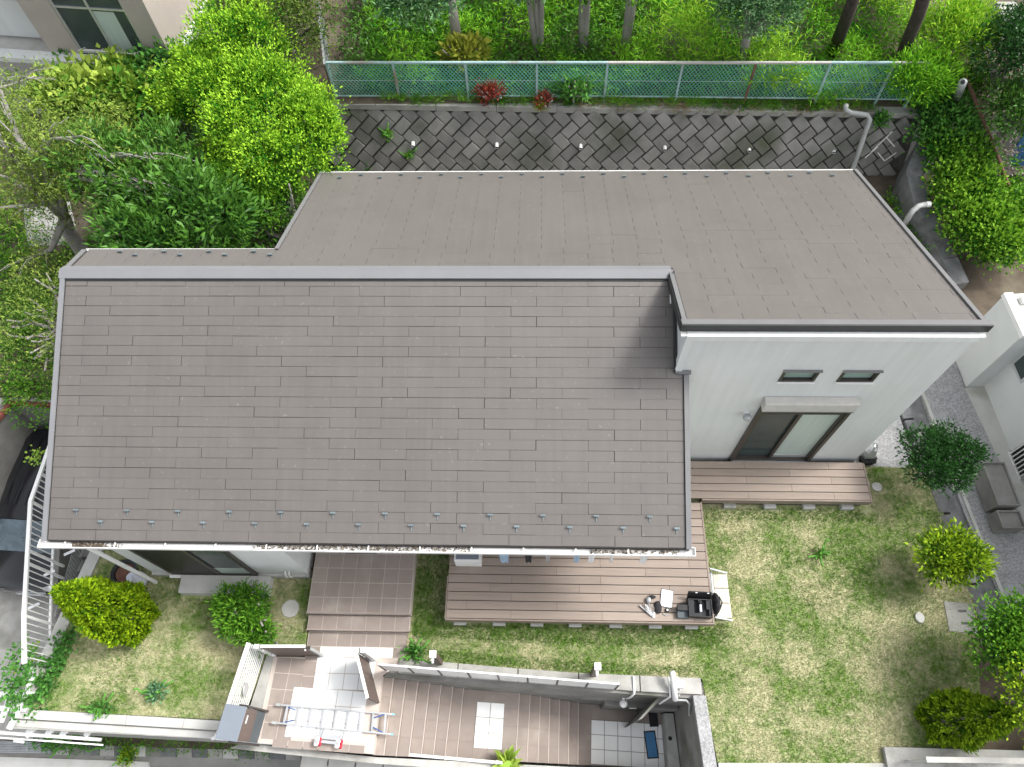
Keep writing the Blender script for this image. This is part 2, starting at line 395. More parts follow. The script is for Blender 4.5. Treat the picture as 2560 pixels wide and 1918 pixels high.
def lawn_nodes(m, blade=False):
    n, l = m.node_tree.nodes, m.node_tree.links; b = n['Principled BSDF']; b.inputs['Roughness'].default_value = .9; b.inputs['Specular IOR Level'].default_value = .15
    g = n.new('ShaderNodeNewGeometry')
    def noise(sc, det, lo, hi):
        z = n.new('ShaderNodeTexNoise'); z.inputs['Scale'].default_value = sc; z.inputs['Detail'].default_value = det; z.inputs['Roughness'].default_value = .6
        l.new(g.outputs['Position'], z.inputs['Vector'])
        r = n.new('ShaderNodeMapRange'); r.inputs['From Min'].default_value = lo; r.inputs['From Max'].default_value = hi
        l.new(z.outputs['Fac'], r.inputs['Value']); return r.outputs[0]
    def mix(f, a, c):
        x = n.new('ShaderNodeMix'); x.data_type = 'RGBA'
        for k, v in (('A', a), ('B', c)):
            if isinstance(v, tuple): x.inputs[k].default_value = (*v, 1)
            else: l.new(v, x.inputs[k])
        if hasattr(f, 'is_linked'): l.new(f, x.inputs['Factor'])
        else: x.inputs['Factor'].default_value = f
        return x.outputs['Result']
    if blade:
        a = n.new('ShaderNodeAttribute'); a.attribute_name = 'tone'
        green = mix(a.outputs['Fac'], (.085, .20, .025), (.20, .34, .07))
        straw = mix(a.outputs['Fac'], (.44, .45, .24), (.68, .66, .46))
    else:
        green = mix(noise(9, 4, .35, .65), (.10, .19, .03), (.18, .26, .06))
        straw = mix(noise(11, 4, .35, .65), (.34, .32, .18), (.50, .48, .30))
    f1 = noise(.8, 10, .435, .58); f2 = noise(8, 7, .40, .60)
    mm = n.new('ShaderNodeMath'); mm.operation = 'MULTIPLY_ADD'; l.new(f1, mm.inputs[0]); mm.inputs[1].default_value = .75
    m2 = n.new('ShaderNodeMath'); m2.operation = 'MULTIPLY'; l.new(f2, m2.inputs[0]); m2.inputs[1].default_value = .45; l.new(m2.outputs[0], mm.inputs[2])
    cl = n.new('ShaderNodeClamp'); l.new(mm.outputs[0], cl.inputs[0])
    out = mix(cl.outputs[0], green, straw)
    l.new(out, b.inputs['Base Color'])
    if blade:
        tr = n.new('ShaderNodeBsdfTranslucent'); l.new(out, tr.inputs['Color']); ms = n.new('ShaderNodeMixShader'); ms.inputs[0].default_value = .3
        l.new(b.outputs[0], ms.inputs[1]); l.new(tr.outputs[0], ms.inputs[2]); l.new(ms.outputs[0], n['Material Output'].inputs['Surface'])
lawn_nodes(LAWN_MAT); M['lawn'] = LAWN_MAT
GB = bpy.data.materials.new('grass_blade'); GB.use_nodes = True; lawn_nodes(GB, True); LEAF['grass'] = GB
sheet('lawn', LAWN_L, 'lawn', 0); sheet('lawn', LAWN_R, 'lawn', 0)

def inside(poly, x, y):
    poly = np.array([(p[0], p[1]) for p in poly]); c = np.zeros(len(x), bool); j = len(poly) - 1
    for i in range(len(poly)):
        xi, yi, xj, yj = *poly[i], *poly[j]
        c ^= ((yi > y) != (yj > y)) & (x < (xj - xi) * (y - yi) / (yj - yi + 1e-12) + xi); j = i
    return c
def grass(name, poly, per_m2, h, seed, material='grass', z=0, avoid=()):
    rng = np.random.default_rng(seed); p = np.array([(q[0], q[1]) for q in poly]); lo, hi = p.min(0), p.max(0)
    n = int((hi - lo).prod() * per_m2); x = rng.uniform(lo[0], hi[0], n); y = rng.uniform(lo[1], hi[1], n)
    k = inside(poly, x, y)
    for x0, x1, y0, y1 in avoid: k &= ~((x > x0) & (x < x1) & (y > y0) & (y < y1))
    x, y = x[k], y[k]; n = len(x)
    P = np.c_[x, y, np.full(n, z - .005)]; D = rng.normal(size=(n, 3)) * .7; D[:, 2] = np.abs(D[:, 2]) + .45
    return leaf_mesh(name, P, D, h, .011, material, None, rng, kind='stuff')
AV = [(-1.9, 3.62, 2.7, 6.4), (2.4, 7.3, 5.2, 6.5)]
tag(grass('grass', LAWN_L, 5000, .040, 3, avoid=[(-7.5, -5.5, 3.15, 3.7)]), 'short patchy grass of the small lawn left of the tiled porch', 'grass')
tag(grass('grass', LAWN_R, 5000, .040, 4, avoid=AV), 'short mottled green and straw grass of the large lawn before the decks', 'grass')

def lush(label, poly, n, seed): tag(grass('grass', poly, n, .075, seed, 'lush'), label, 'grass')
lush('lush dark green grass along the front edge of the large deck', [(-2.5, 2.45), (.5, 2.38), (3.5, 2.35), (3.9, 2.55), (3.9, 2.8), (-1.85, 2.72), (-1.85, 4.4), (-2.5, 4.4)], 2600, 21)
lush('lush green patch in the lower part of the small left lawn', [(-9.3, 1.0), (-7.9, .96), (-7.9, 1.45), (-8.2, 1.9), (-7.8, 2.2), (-8.7, 2.25), (-8.9, 1.5)], 700, 22)
lush('darker green patch in the right half of the large lawn', [(5.6, 3.1), (6.6, 3.3), (7.0, 3.9), (6.8, 4.9), (6.3, 4.7), (6.2, 3.8), (5.4, 3.6)], 700, 23)
lush('green grass along the foot of the small deck', [(3.6, 5.0), (7.1, 5.0), (7.1, 5.28), (3.6, 5.28)], 1600, 24)
lush('thin green grass along the stair wall coping', [(-2.5, 2.05), (.3, 1.88), (3.2, 1.82), (3.2, 1.98), (.3, 2.06), (-2.5, 2.25)], 1800, 25)
# passage, gravel and drain on the right, dirt lot above them
sheet('gravel_path', [(7.15, 6.32), (8.30, 6.26), (8.50, 6.6), (8.42, 7.75), (8.6, 9.6), (7.15, 9.6)], 'gravel', -.015)
sheet('gravel_strip', [(8.95, 9.4), (10.12, 9.3), (10.12, 8.25), (10.30, 8.25), (10.5, 6.2), (10.9, 2.2), (9.72, 2.0), (9.28, 5.3)], 'gravel', -.02)
sheet('earth_passage', [(7.15, 9.55), (9.9, 9.55), (10.3, 15.2), (7.15, 15.2), (-8.75, 15.2), (-8.75, 6.6), (-8.2, 6.6), (-8.2, 9), (7.15, 12.2)], 'soil', -.05)
# drain channel: two kerbs and a sunk bed
a0, a1 = Vector((8.62, 9.0, 0)), Vector((9.32, 2.2, 0))
dv = (a1 - a0); sd = Vector((-dv.y, dv.x, 0)).normalized()
dr = MB(); dr.frame(a0 - Vector((0, 0, .13)), dv, sd * .34, (0, 0, .05)); struct(dr.build('drain_bed', 'drain'))
kerb = thing('drain_kerb', 'row of worn concrete kerb slabs along the lawn side of the drain', 'kerb', a0)
ku = MB()
for i in range(9):
    p = a0 + dv * (i / 9 + .004) - sd * .27; q = dv * (1 / 9 - .008)
    ku2 = MB().frame(p + Vector((0, 0, -.2)), q, sd * .25, (0, 0, .2 + random.uniform(.0, .025))); ku2.build('kerb_slab', 'drain' if i % 3 else 'concrete', kerb, bevel=.008)
k2 = thing('drain_edge', 'narrow concrete edge on the gravel side of the drain', 'kerb', a0 + sd * .35)
MB().frame(a0 + sd * .35 - Vector((0, 0, .2)), dv, sd * .07, (0, 0, .22)).build('edge_strip', 'concrete_lt', k2)
sheet('dirt_lot', [(8.9, 9.0), (10.15, 9.4), (14.5, 8.0), (22, 8.5), (22, 14), (10.6, 14.2)], 'soil', -.04)

# hillside behind the fence, rising to the back; flower strip between wall and fence
def hz(x, y): return 1.86 - .032 * (x - 0) + max(0, y - 16.2) * .22
hv, hf = [], []
X = np.linspace(-9, 30, 40); Y = np.concatenate([np.linspace(15.75, 24, 14), np.linspace(27, 60, 8)])
for j, y in enumerate(Y):
    for i, x in enumerate(X): hv.append((x, y, hz(x, y) + max(0, y - 21) * .35 + .08 * math.sin(3 * x + 2 * y) * (j > 1)))  # far slope, out of view, steepened to block low sky behind the roof
for j in range(len(Y) - 1):
    for i in range(len(X) - 1):
        a = j * len(X) + i; hf.append((a, a + 1, a + 1 + len(X), a + len(X)))
struct(MB().add(hv, hf).build('hillside', 'soil', smooth=True))
# ground of the neighbour at the back left, slightly higher than the lawn
struct(MB().slab([(-30, 8.3), (-8.8, 8.3), (-6.0, 15.1), (-6.0, 34), (-30, 34)], -3.05, .05).build('back_garden', 'soil'))
struct(MB().slab([(-30, 7.95), (-12.2, 7.95), (-11.5, 8.3), (-30, 8.3)], -3.05, -.05).build('side_bank', 'soil'))
struct(MB().slab([(-12.2, 7.9), (-11.2, 7.9), (-9.9, 5.6), (-8.7, 5.6), (-8.7, 8.3), (-12.2, 8.3)], -3.05, -.1).build('garden_bank', 'soil'))
sheet('garden_path', [at(55, 498, .07), at(166, 498, .07), at(170, 528, .07), at(60, 532, .07)], 'concrete', .07)
sheet('garden_paving', [at(50, 440, .06), at(150, 435, .06), at(165, 496, .06), at(55, 497, .06)], 'concrete_lt', .06)
sheet('driveway', [(-18, 7.7), (-10.9, 7.7), (-10.9, 4.6), (-10.2, .5), (-18, .5)], 'concrete', -2.98)

# ================================================================ THE HOUSE
SL = .42; TH = math.atan(SL)
def zf(y): return 4.96 - SL * (7.91 - y)             # front slope
def zb(y): return 4.96 - SL * (y - 7.91)             # back slope
house = thing('house', 'white two storey house with grey brown slate roof, lower left wing and tall right wing', 'house', (0, 6.3, 0))
YW = 3.66; YF = 6.30
w = MB()
w.box(-8.15, -4.79, YW, YW + .15, .16, 3.02); w.build('wall', 'stucco2', house)
MB().box(-8.17, -4.78, YW - .05, YW + .12, -.05, .155).build('foundation', 'concrete_lt', house)
MB().prism([(-8.15, YW + .15, 0), (-8.15, 8.6, 0), (-8.15, 8.6, zb(8.6) - .1), (-8.15, 8.0, 4.80), (-8.15, YW + .15, zf(YW + .15) - .1)], (.15, 0, 0)).build('wall', 'stucco', house)
MB().box(-4.94, -4.79, YW + .15, 5.0, 0, 3.0).build('wall', 'stucco2', house)
MB().box(-4.79, -1.9, 5.0, 5.15, .3, 3.6).build('wall', 'stucco2', house)
MB().box(-1.9, 2.45, 4.5, 4.65, .456, 3.3).build('wall', 'stucco2', house)
MB().box(-2.05, -1.9, 4.5, 5.0, 0, 3.2).build('wall', 'stucco2', house)
MB().prism([(2.45, 4.65, 0), (2.45, 11.9, 0), (2.45, 11.9, zb(11.9) - .1), (2.45, YF + .15, zb(YF + .15) - .12), (2.45, YF + .15, zf(YF) - .2), (2.45, 4.65, zf(4.65) - .1)], (.15, 0, 0)).build('wall', 'stucco', house)
# front of the tall wing: built round its openings, so that windows sit in real reveals
def wall_with_holes(x0, x1, z0, z1, holes, y, t, material):
    xs = sorted({x0, x1, *[h[0] for h in holes], *[h[1] for h in holes]}); zs = sorted({z0, z1, *[h[2] for h in holes], *[h[3] for h in holes]})
    mb = MB()
    for j in range(len(zs) - 1):
        run = None
        for i in range(len(xs)):
            solid = i < len(xs) - 1 and not any(h[0] <= xs[i] < h[1] and h[2] <= zs[j] < h[3] for h in holes)
            if solid and run is None: run = xs[i]
            if not solid and run is not None: mb.box(run, xs[i], y, y + t, zs[j], zs[j + 1]); run = None
    return mb.build('wall', material, house)
HO = [(4.30, 5.97, .36, 2.75), (4.29, 4.92, 3.95, 4.34), (5.31, 5.95, 3.95, 4.34)]
wall_with_holes(2.42, 7.03, .0, 5.46, HO, YF, .15, 'stucco')
MB().prism([(6.88, YF + .15, 0), (6.88, 11.9, 0), (6.88, 11.9, zb(11.9) - .1), (6.88, YF + .15, zb(YF + .15) - .12)], (.15, 0, 0)).build('wall', 'stucco', house)
MB().box(-4.7, 6.88, 11.75, 11.9, 0, zb(11.9) - .1).build('wall', 'stucco', house)
MB().prism([(-4.85, 8.6, 0), (-4.85, 11.9, 0), (-4.85, 11.9, zb(11.9) - .1), (-4.85, 8.6, zb(8.6) - .1)], (.15, 0, 0)).build('wall', 'stucco', house)
MB().box(-8.0, -4.85, 8.45, 8.6, 0, zb(8.6) - .1).build('wall', 'stucco', house)
MB().box(2.40, 7.05, YF - .045, YF - .002, 5.36, 5.50).build('frieze_board', 'stucco2', house)
MB().box(2.40, 2.52, YF - .03, YF - .002, 4.1, 5.36).build('corner_trim', 'stucco2', house)

# roof: two decks under the slates
def slope_slab(mb, x0, x1, y0, y1, zfun, t=.09, lift=0.0):
    mb.prism([(x0, y0, zfun(y0) + lift - t), (x1, y0, zfun(y0) + lift - t), (x1, y1, zfun(y1) + lift - t), (x0, y1, zfun(y1) + lift - t)], (0, 0, t))
roof = MB()
slope_slab(roof, -8.62, 2.62, 3.48, 6.28, zf); slope_slab(roof, -8.62, 2.40, 6.28, 7.93, zf)
slope_slab(roof, -8.70, -4.98, 8.0, 8.70, zb, .1); slope_slab(roof, -4.98, 2.33, 8.0, 12.10, zb, .1); slope_slab(roof, 2.33, 7.12, 6.46, 12.10, zb, .1)
roof = roof.build('roof', 'under', house)

ROWN = 26; EXP = .182; UPF = Vector((0, math.cos(TH), math.sin(TH))); NF = Vector((0, -math.sin(TH), math.cos(TH)))
UPB = Vector((0, -math.cos(TH), math.sin(TH))); NB = Vector((0, math.sin(TH), math.cos(TH)))
slate_cache = {}
def slate_mesh(wd, ln=EXP, gap=.0042):
    key = (round(wd, 3), round(ln, 3))
    if key not in slate_cache:
        a, b = wd / 2 - .003, ln - gap
        mb = MB().add([(-a, 0, 0), (a, 0, 0), (a, b, 0), (-a, b, 0), (-a, 0, .010), (a, 0, .010), (a, b, .006), (-a, b, .006)],
                      [(0, 3, 2, 1), (4, 5, 6, 7), (0, 1, 5, 4), (1, 2, 6, 5), (2, 3, 7, 6), (3, 0, 4, 7)])
        me = mb.mesh('roof_slate'); me.materials.append(M['slate']); slate_cache[key] = me
    return slate_cache[key]
count = 0; rest = MB()
MF = Matrix((Vector((1, 0, 0)), UPF, NF)).transposed().to_4x4()
for r in range(ROWN + 1):
    y = 3.50 + r * EXP * math.cos(TH)
    xr = 2.55 if y < 6.2 else 2.395
    ln = EXP if r < ROWN else .05
    if y + .16 > 7.92: continue
    x = -8.60; first = .455 if r % 2 else .91
    first -= .06
    while x < xr - .02:
        wd = min(first, xr - x); first = .91
        jx, jy = random.uniform(-.004, .004), random.uniform(-.0035, .0035)
        mw = Matrix.Translation(Vector((x + wd / 2 + jx, y, zf(y))) + UPF * jy + NF * random.uniform(.001, .004)) @ MF @ Matrix.Rotation(random.uniform(-.002, .002), 4, 'Z')
        if count < 300 and r >= 1:
            o = bpy.data.objects.new('roof_slate', slate_mesh(wd)); C.objects.link(o); o.parent = roof; o.matrix_local = mw; count += 1
        else:
            me = slate_mesh(wd); o0 = len(rest.v)
            rest.v += [tuple(mw @ v.co) for v in me.vertices]; rest.f += [tuple(i + o0 for i in p.vertices) for p in me.polygons]
        x += wd
MBK = Matrix((Vector((-1, 0, 0)), UPB, NB)).transposed().to_4x4()
for r in range(37):
    y = 12.10 - r * EXP * math.cos(TH)
    ym = y - EXP * math.cos(TH)
    xl = -4.93 if y > 8.75 else -8.62
    xr = 7.06
    if y < 8.12: xl = 2.42
    if ym < 6.34: break
    x = xl; first = .45 if r % 2 else .91
    while x < xr - .02:
        wd = min(first, xr - x); first = .91
        mw = Matrix.Translation(Vector((x + wd / 2, y, zb(y))) + UPB * random.uniform(-.003, .003) + NB * random.uniform(.001, .004)) @ MBK
        me = slate_mesh(wd, EXP, .004); o0 = len(rest.v)
        rest.v += [tuple(mw @ v.co) for v in me.vertices]; rest.f += [tuple(i + o0 for i in p.vertices) for p in me.polygons]
        x += wd
sub(rest, 'roof_slate', 'slate', roof, kind='stuff')
# metal trims
t = MB()
t.prism([(-8.72, 7.80, zf(7.80) + .035), (2.36, 7.80, zf(7.80) + .035), (2.36, 7.95, zf(7.95) + .035), (-8.72, 7.95, zf(7.95) + .035)], (0, 0, .02))
t.prism([(-8.72, 7.95, zf(7.95) + .036), (2.36, 7.95, zf(7.95) + .036), (2.36, 8.09, zb(8.09) + .05), (-8.72, 8.09, zb(8.09) + .05)], (0, 0, .018))
sub(t, 'ridge_cap', 'ridge', roof)
sub(MB().box(-8.72, 2.34, 7.772, 7.798, zf(7.78) - .01, zf(7.78) + .028), 'ridge_flashing', 'fascia_dark', roof)
def verge(x, y0, y1, zfun, material, w=.09, name='verge_trim', t=.03, lift=.02):
    mb = MB(); mb.prism([(x - w / 2, y0, zfun(y0) + lift), (x + w / 2, y0, zfun(y0) + lift), (x + w / 2, y1, zfun(y1) + lift), (x - w / 2, y1, zfun(y1) + lift)], (0, 0, t)); return sub(mb, name, material, roof)
def barge(x, y0, y1, zfun, material, t=.03, h=.17, name='barge_board'):
    mb = MB(); mb.prism([(x, y0, zfun(y0) - h + .02), (x, y1, zfun(y1) - h + .02), (x, y1, zfun(y1) + .018), (x, y0, zfun(y0) + .018)], (t, 0, 0)); return sub(mb, name, material, roof)
verge(-8.655, 3.47, 7.80, zf, 'ridge', .085); barge(-8.70, 3.47, 7.93, zf, 'white')
verge(2.605, 3.47, 6.22, zf, 'trim', .09); barge(2.62, 3.47, 6.28, zf, 'white')
verge(-8.68, 8.09, 8.70, zb, 'trim', .08); barge(-8.73, 8.0, 8.70, zb, 'white')
verge(-4.965, 8.72, 12.10, zb, 'trim', .07); barge(-5.01, 8.72, 12.10, zb, 'white')
verge(7.085, 6.42, 12.10, zb, 'trim', .075); barge(7.122, 6.44, 12.12, zb, 'fascia_dark')
verge(2.365, 6.42, 8.0, zb, 'trim', .075); barge(2.30, 6.42, 8.05, zb, 'fascia_dark', .028)
t = MB(); t.prism([(2.31, 6.40, zb(6.40) + .022), (7.16, 6.40, zb(6.40) + .022), (7.16, 6.53, zb(6.53) + .022), (2.31, 6.53, zb(6.53) + .022)], (0, 0, .03)); sub(t, 'eave_cap', 'trim', roof)
sub(MB().box(2.30, 7.17, 6.375, 6.398, zb(6.4) - .13, zb(6.4) + .05), 'fascia', 'fascia_dark', roof)
sub(MB().box(2.32, 7.13, YF - .0, 6.46, zb(6.46) - .16, zb(6.46) - .128), 'soffit', 'white', roof)
sub(MB().box(2.44, 2.68, 6.225, 6.292, zf(6.26) + .03, zf(6.26) + .07), 'wall_flashing', 'trim', roof)
sub(MB().prism([(2.39, 6.26, zf(6.26) + .02), (2.39, 7.9, zf(7.9) + .02), (2.39, 7.9, zf(7.9) + .10), (2.39, 6.26, zf(6.26) + .10)], (.025, 0, 0)), 'wall_flashing', 'fascia_dark', roof)
# snow guards on both eaves
def guard_mesh():
    mb = MB(); mb.box(-.045, .045, .0, .012, .0, .045); mb.box(-.045, .045, .012, .034, .033, .045); mb.box(-.008, .008, -.085, .0, .0, .012)
    me = mb.mesh('snow_guard'); me.materials.append(M['guard']); return me
gm = guard_mesh()
def guard(x, y, zfun, MX, N):
    o = bpy.data.objects.new('snow_guard', gm); C.objects.link(o); o.parent = roof
    o.matrix_local = Matrix.Translation(Vector((x, y, zfun(y))) + N * .014) @ MX
for i in range(12):
    guard(-8.11 + i * .914, 3.97, zf, MF, NF); guard(-7.65 + i * .914, 3.79, zf, MF, NF)
for i in range(13): guard(-4.48 + i * .913, 11.78, zb, MBK, NB)
for i in range(12): guard(-4.02 + i * .913, 11.93, zb, MBK, NB)
for i in range(4): guard(-7.95 + i * .86, 8.62, zb, MBK, NB); guard(-7.6 + i * .86, 8.50, zb, MBK, NB)
# gutters: an open white channel with litter lying in it
def gutter(x0, x1, y, z, litter=True):
    g = MB(); g.box(x0, x1, y - .07, y + .06, z - .075, z - .068); g.box(x0, x1, y - .082, y - .07, z - .075, z + .008); g.box(x0, x1, y + .06, y + .068, z - .075, z + .02)
    g.box(x0 - .008, x0, y - .08, y + .065, z - .075, z + .008); g.box(x1, x1 + .008, y - .08, y + .065, z - .075, z + .008)
    g = g.build('gutter', 'white', house)
    n = int((x1 - x0) / .9)
    for i in range(n): sub(MB().box(x0 + (i + .5) * .9, x0 + (i + .5) * .9 + .025, y - .069, y + .059, z - .012, z - .003), 'gutter_strap', 'white', g)
    return g
gt = gutter(-8.78, 2.72, 3.45, 3.06)
dirt = MB()
sub(MB().box(-8.2, -7.65, 3.405, 3.5, 2.993, 3.02), 'leaf_litter', 'soil', gt)
rng = np.random.default_rng(5)
def litter(x0, x1, n):
    P = np.c_[rng.uniform(x0, x1, n), rng.uniform(3.403, 3.525, n), rng.uniform(2.997, 3.05, n)]; D = rng.normal(size=(n, 3)); D[:, 2] *= .3
    o = leaf_mesh('leaf_litter', P, D, .05, .03, 'litter', None, rng, kind='stuff'); o.parent = gt
litter(-8.25, -7.3, 120); litter(-4.95, -1.1, 800); litter(.9, 2.45, 260)
t = MB().tube([(-8.11, 3.47, 2.99), (-8.11, 3.48, 2.9), (-8.11, 3.48, .0)], .042, 10).build('downpipe', 'white', house)
for xa, xb, yy in ((-5.0, 7.1, 12.115), (-8.75, -5.0, 8.715)):
    bg_m = MB().box(xa, xb, yy, yy + .09, zb(yy) - .17, zb(yy) - .16); bg_m.box(xa, xb, yy + .09, yy + .10, zb(yy) - .17, zb(yy) - .07); bg_m.box(xa, xb, yy - .012, yy, zb(yy) - .17, zb(yy) + .012); bg_m.build('gutter', 'white', house)
# openings of the tall wing
def frame_rect(x0, x1, z0, z1, y, d, wv, name, material, parent, bevel=.004):
    mb = MB(); mb.box(x0, x1, y, y + d, z0, z0 + wv); mb.box(x0, x1, y, y + d, z1 - wv, z1); mb.box(x0, x0 + wv, y, y + d, z0 + wv, z1 - wv); mb.box(x1 - wv, x1, y, y + d, z0 + wv, z1 - wv)
    return mb.build(name, material, parent, bevel=bevel)
for x0, x1 in ((4.29, 4.92), (5.31, 5.95)):
    wf = frame_rect(x0 + .002, x1 - .002, 3.952, 4.338, YF - .02, .09, .045, 'window', 'bronze', house)
    sub(MB().box(x0 + .047, x1 - .047, YF + .05, YF + .058, 4.0, 4.29), 'pane', 'glass_pale', wf)
    sub(MB().box(x0 - .02, x1 + .02, YF - .05, YF - .004, 4.34, 4.36), 'window_head', 'trim', wf)
    sub(MB().box(x0 - .01, x1 + .01, YF - .05, YF - .004, 3.935, 3.95), 'sill', 'white', wf)
sd_ = frame_rect(4.302, 5.968, .362, 2.74, YF - .045, .15, .06, 'sliding_door', 'bronze', house)
sub(MB().box(5.10, 5.17, YF + .0, YF + .05, .422, 2.68), 'meeting_stile', 'bronze', sd_)
sub(MB().box(4.362, 5.10, YF + .055, YF + .063, .43, 2.68), 'pane', 'glass', sd_)
sub(MB().box(5.17, 5.908, YF + .03, YF + .038, .55, 2.68), 'pane', 'curtain', sd_)
sub(MB().box(5.17, 5.908, YF + .015, YF + .05, .43, .548), 'bottom_rail', 'alu', sd_)
sub(MB().box(4.27, 6.0, YF - .09, YF - .047, .33, .36), 'sill', 'alu', sd_)
sb = MB().box(4.22, 5.93, YF - .18, YF - .002, 3.07, 3.36).build('shutter_box', 'puttygrey', house, bevel=.012)
sub(MB().box(4.23, 5.92, YF - .18, YF - .14, 3.045, 3.068), 'shutter_slot', 'trim', sb)
for x in (4.25, 5.93): sub(MB().box(x, x + .07, YF - .07, YF - .003, .37, 3.03), 'shutter_rail', 'bronze', sb)
lamp = MB().lathe((0, 0, 0), [(.005, .05), (.05, .045), (.075, .02), (.08, -.03), (.07, -.05)], 16)
lamp.v = [(x + 4.06, YF - .10 + y, z + 2.68) for x, y, z in lamp.v]
la = lamp.build('vent_hood', 'steel', house, smooth=True); sub(MB().tube([(4.06, YF - .10, 2.66), (4.06, YF - .001, 2.66)], .055, 12), 'vent_duct', 'white', la)
# opening of the left room
ld = frame_rect(-7.70, -5.86, .20, 2.62, YW - .06, .055, .085, 'sliding_door', 'bronze', house)
sub(MB().box(-7.615, -6.70, YW - .05, YW - .02, .285, 2.53), 'shutter_leaf', 'black', ld)
sub(MB().box(-6.70, -6.62, YW - .055, YW - .008, .285, 2.53), 'meeting_stile', 'bronze', ld)
sub(MB().box(-6.62, -5.945, YW - .03, YW - .022, .72, 2.53), 'pane', 'glass', ld)
sub(MB().box(-6.62, -5.945, YW - .03, YW - .022, .285, .718), 'pane', 'curtain', ld)
sub(MB().box(-7.75, -5.80, YW - .12, YW - .062, .165, .198), 'sill', 'white', ld)
for k, x in enumerate((-5.22, -5.14)): MB().tube([(x, YW - .005, .42), (x, YW - .06, .40), (x, YW - .09, .30), (x, YW - .07, .18)], .018, 8).build('vent_pipe', 'white', house)
fd = frame_rect(-4.2, -3.3, .34, 2.5, 4.93, .068, .06, 'entrance_door', 'bronze', house); sub(MB().box(-4.14, -3.36, 4.95, 4.99, .40, 2.44), 'door_leaf', 'gatebrown', fd)
lw = frame_rect(-1.4, 1.6, .5, 2.5, 4.44, .058, .06, 'window', 'bronze', house); sub(MB().box(-1.34, 1.54, 4.47, 4.48, .56, 2.44), 'pane', 'glass', lw)
ra = MB().tube([(2.35, 7.55, zf(7.55) + .02), (2.35, 7.40, zf(7.40) + .02)], .014, 6).build('cable_clip', 'white', house)

# ================================================================ PORCH, DECKS, STAIRS
def tile_mesh(a, b, material, h=.012, name='tile', gap=.013):
    mb = MB().box(-a / 2 + gap / 2, a / 2 - gap / 2, -b / 2 + gap / 2, b / 2 - gap / 2, 0, h); me = mb.mesh(name); me.materials.append(M[material]); return me
_tm = {}
def tiles(part, x0, y0, nx, ny, z, a=.30, b=.30, material='tile', rot=0, name='tile', origin=None, skip=None):
    """nx by ny single tiles, each an object, on the part"""
    key = (a, b, material)
    if key not in _tm: _tm[key] = tile_mesh(a, b, material, .012 if material == 'wtile' else .004)
    o0 = Vector(origin or (x0, y0, z)); RM = Matrix.Rotation(rot, 4, 'Z')
    for j in range(ny):
        for i in range(nx):
            if skip and skip(i, j): continue
            o = bpy.data.objects.new(name, _tm[key]); C.objects.link(o); o.parent = part
            o.matrix_local = Matrix.Translation(o0) @ RM @ Matrix.Translation(((i + .5) * a, (j + .5) * b, random.uniform(0, .0015)))
porch = thing('tiled_porch', 'brown tiled entrance porch with two steps down to the stair landing', 'porch', (-3.6, 3.5, 0))
pb = MB().box(-4.665, -2.56, 2.845, 5.0, -.1, .318).build('porch_slab', 'grout', porch)
tiles(pb, -4.66, 2.86, 7, 7, .318)
MBs = MB().box(-4.675, -2.55, 2.83, 2.858, .255, .333).build('nosing', 'tile', porch)
s1 = MB().box(-4.665, -2.57, 2.545, 2.83, -.1, .158).build('step', 'grout', porch); tiles(s1, -4.66, 2.55, 7, 1, .158, .2985, .28)
MB().box(-4.675, -2.56, 2.53, 2.548, .08, .172).build('nosing', 'tile', porch)
dm = thing('doormat', 'grey doormat with a dark border at the eave on the porch', 'mat', (-3.7, 4.1, .332))
MB().box(-4.02, -3.36, 4.07, 4.5, .332, .340).build('mat_border', 'black', dm); MB().box(-3.97, -3.41, 4.115, 4.46, .340, .346).build('mat_pile', 'concrete_dk', dm)

# big lower deck along the front and the small one before the tall wing
def deck(name, label, x0, x1, y0, y1, z, pitch, seglen, ends, loc):
    d = thing(name, label, 'deck', loc)
    n = int(round((y1 - y0) / pitch))
    for j in range(n):
        ya = y0 + j * pitch; xs = [x0]
        x = x0 + (ends[j % len(ends)])
        while x < x1 - .15: xs.append(x); x += seglen
        xs.append(x1)
        for k in range(len(xs) - 1):
            MB().box(xs[k] + .002, xs[k + 1] - .002, ya + .0075, ya + pitch - .0075, z - .028, z + random.uniform(-.0015, .0015)).build('deck_board', 'deck', d, bevel=.003)
    return d
dk = deck('wood_deck', 'large brown plank deck under the eave with drone gear on its right end', -1.80, 3.50, 2.76, 5.24, .45, .177, 1.82, (1.3, .4, 1.3, .86), (.8, 3.9, 0))
MB().box(-1.82, 3.53, 2.725, 2.757, .25, .452).build('front_edge', 'deckside', dk, bevel=.004)
MB().box(3.503, 3.54, 2.757, 5.24, .25, .452).build('side_edge', 'deckside', dk, bevel=.004)
MB().box(-1.83, -1.803, 2.757, 3.6, .25, .452).build('side_edge', 'deckside', dk, bevel=.004)
MB().box(-1.76, 3.46, 2.80, 5.2, .02, .42).build('joists', 'under', dk)
for x in (-1.55, -.75, .02, .80, 1.62, 2.42, 3.15): MB().box(x - .13, x + .13, 2.695, 2.86, -.02, .10).build('pier_block', 'concrete_lt', dk, bevel=.01)
d2 = deck('small_wood_deck', 'narrow plank deck under the sliding door of the tall wing', 2.60, 7.12, 5.33, YF - .10, .45, .174, 1.82, (1.95, 2.9, 1.95, 2.9), (5.3, 5.8, 0))
MB().box(3.55, 7.15, 5.295, 5.327, .25, .452).build('front_edge', 'deckside', d2, bevel=.004)
MB().box(7.123, 7.155, 5.327, YF - .12, .25, .452).build('side_edge', 'deckside', d2, bevel=.004)
MB().box(3.6, 7.08, 5.36, YF - .12, .02, .42).build('joists', 'under', d2)
for x in (4.22, 5.09, 5.93, 6.75): MB().box(x - .13, x + .13, 5.25, 5.42, -.02, .13).build('pier_block', 'concrete_lt', d2, bevel=.01)

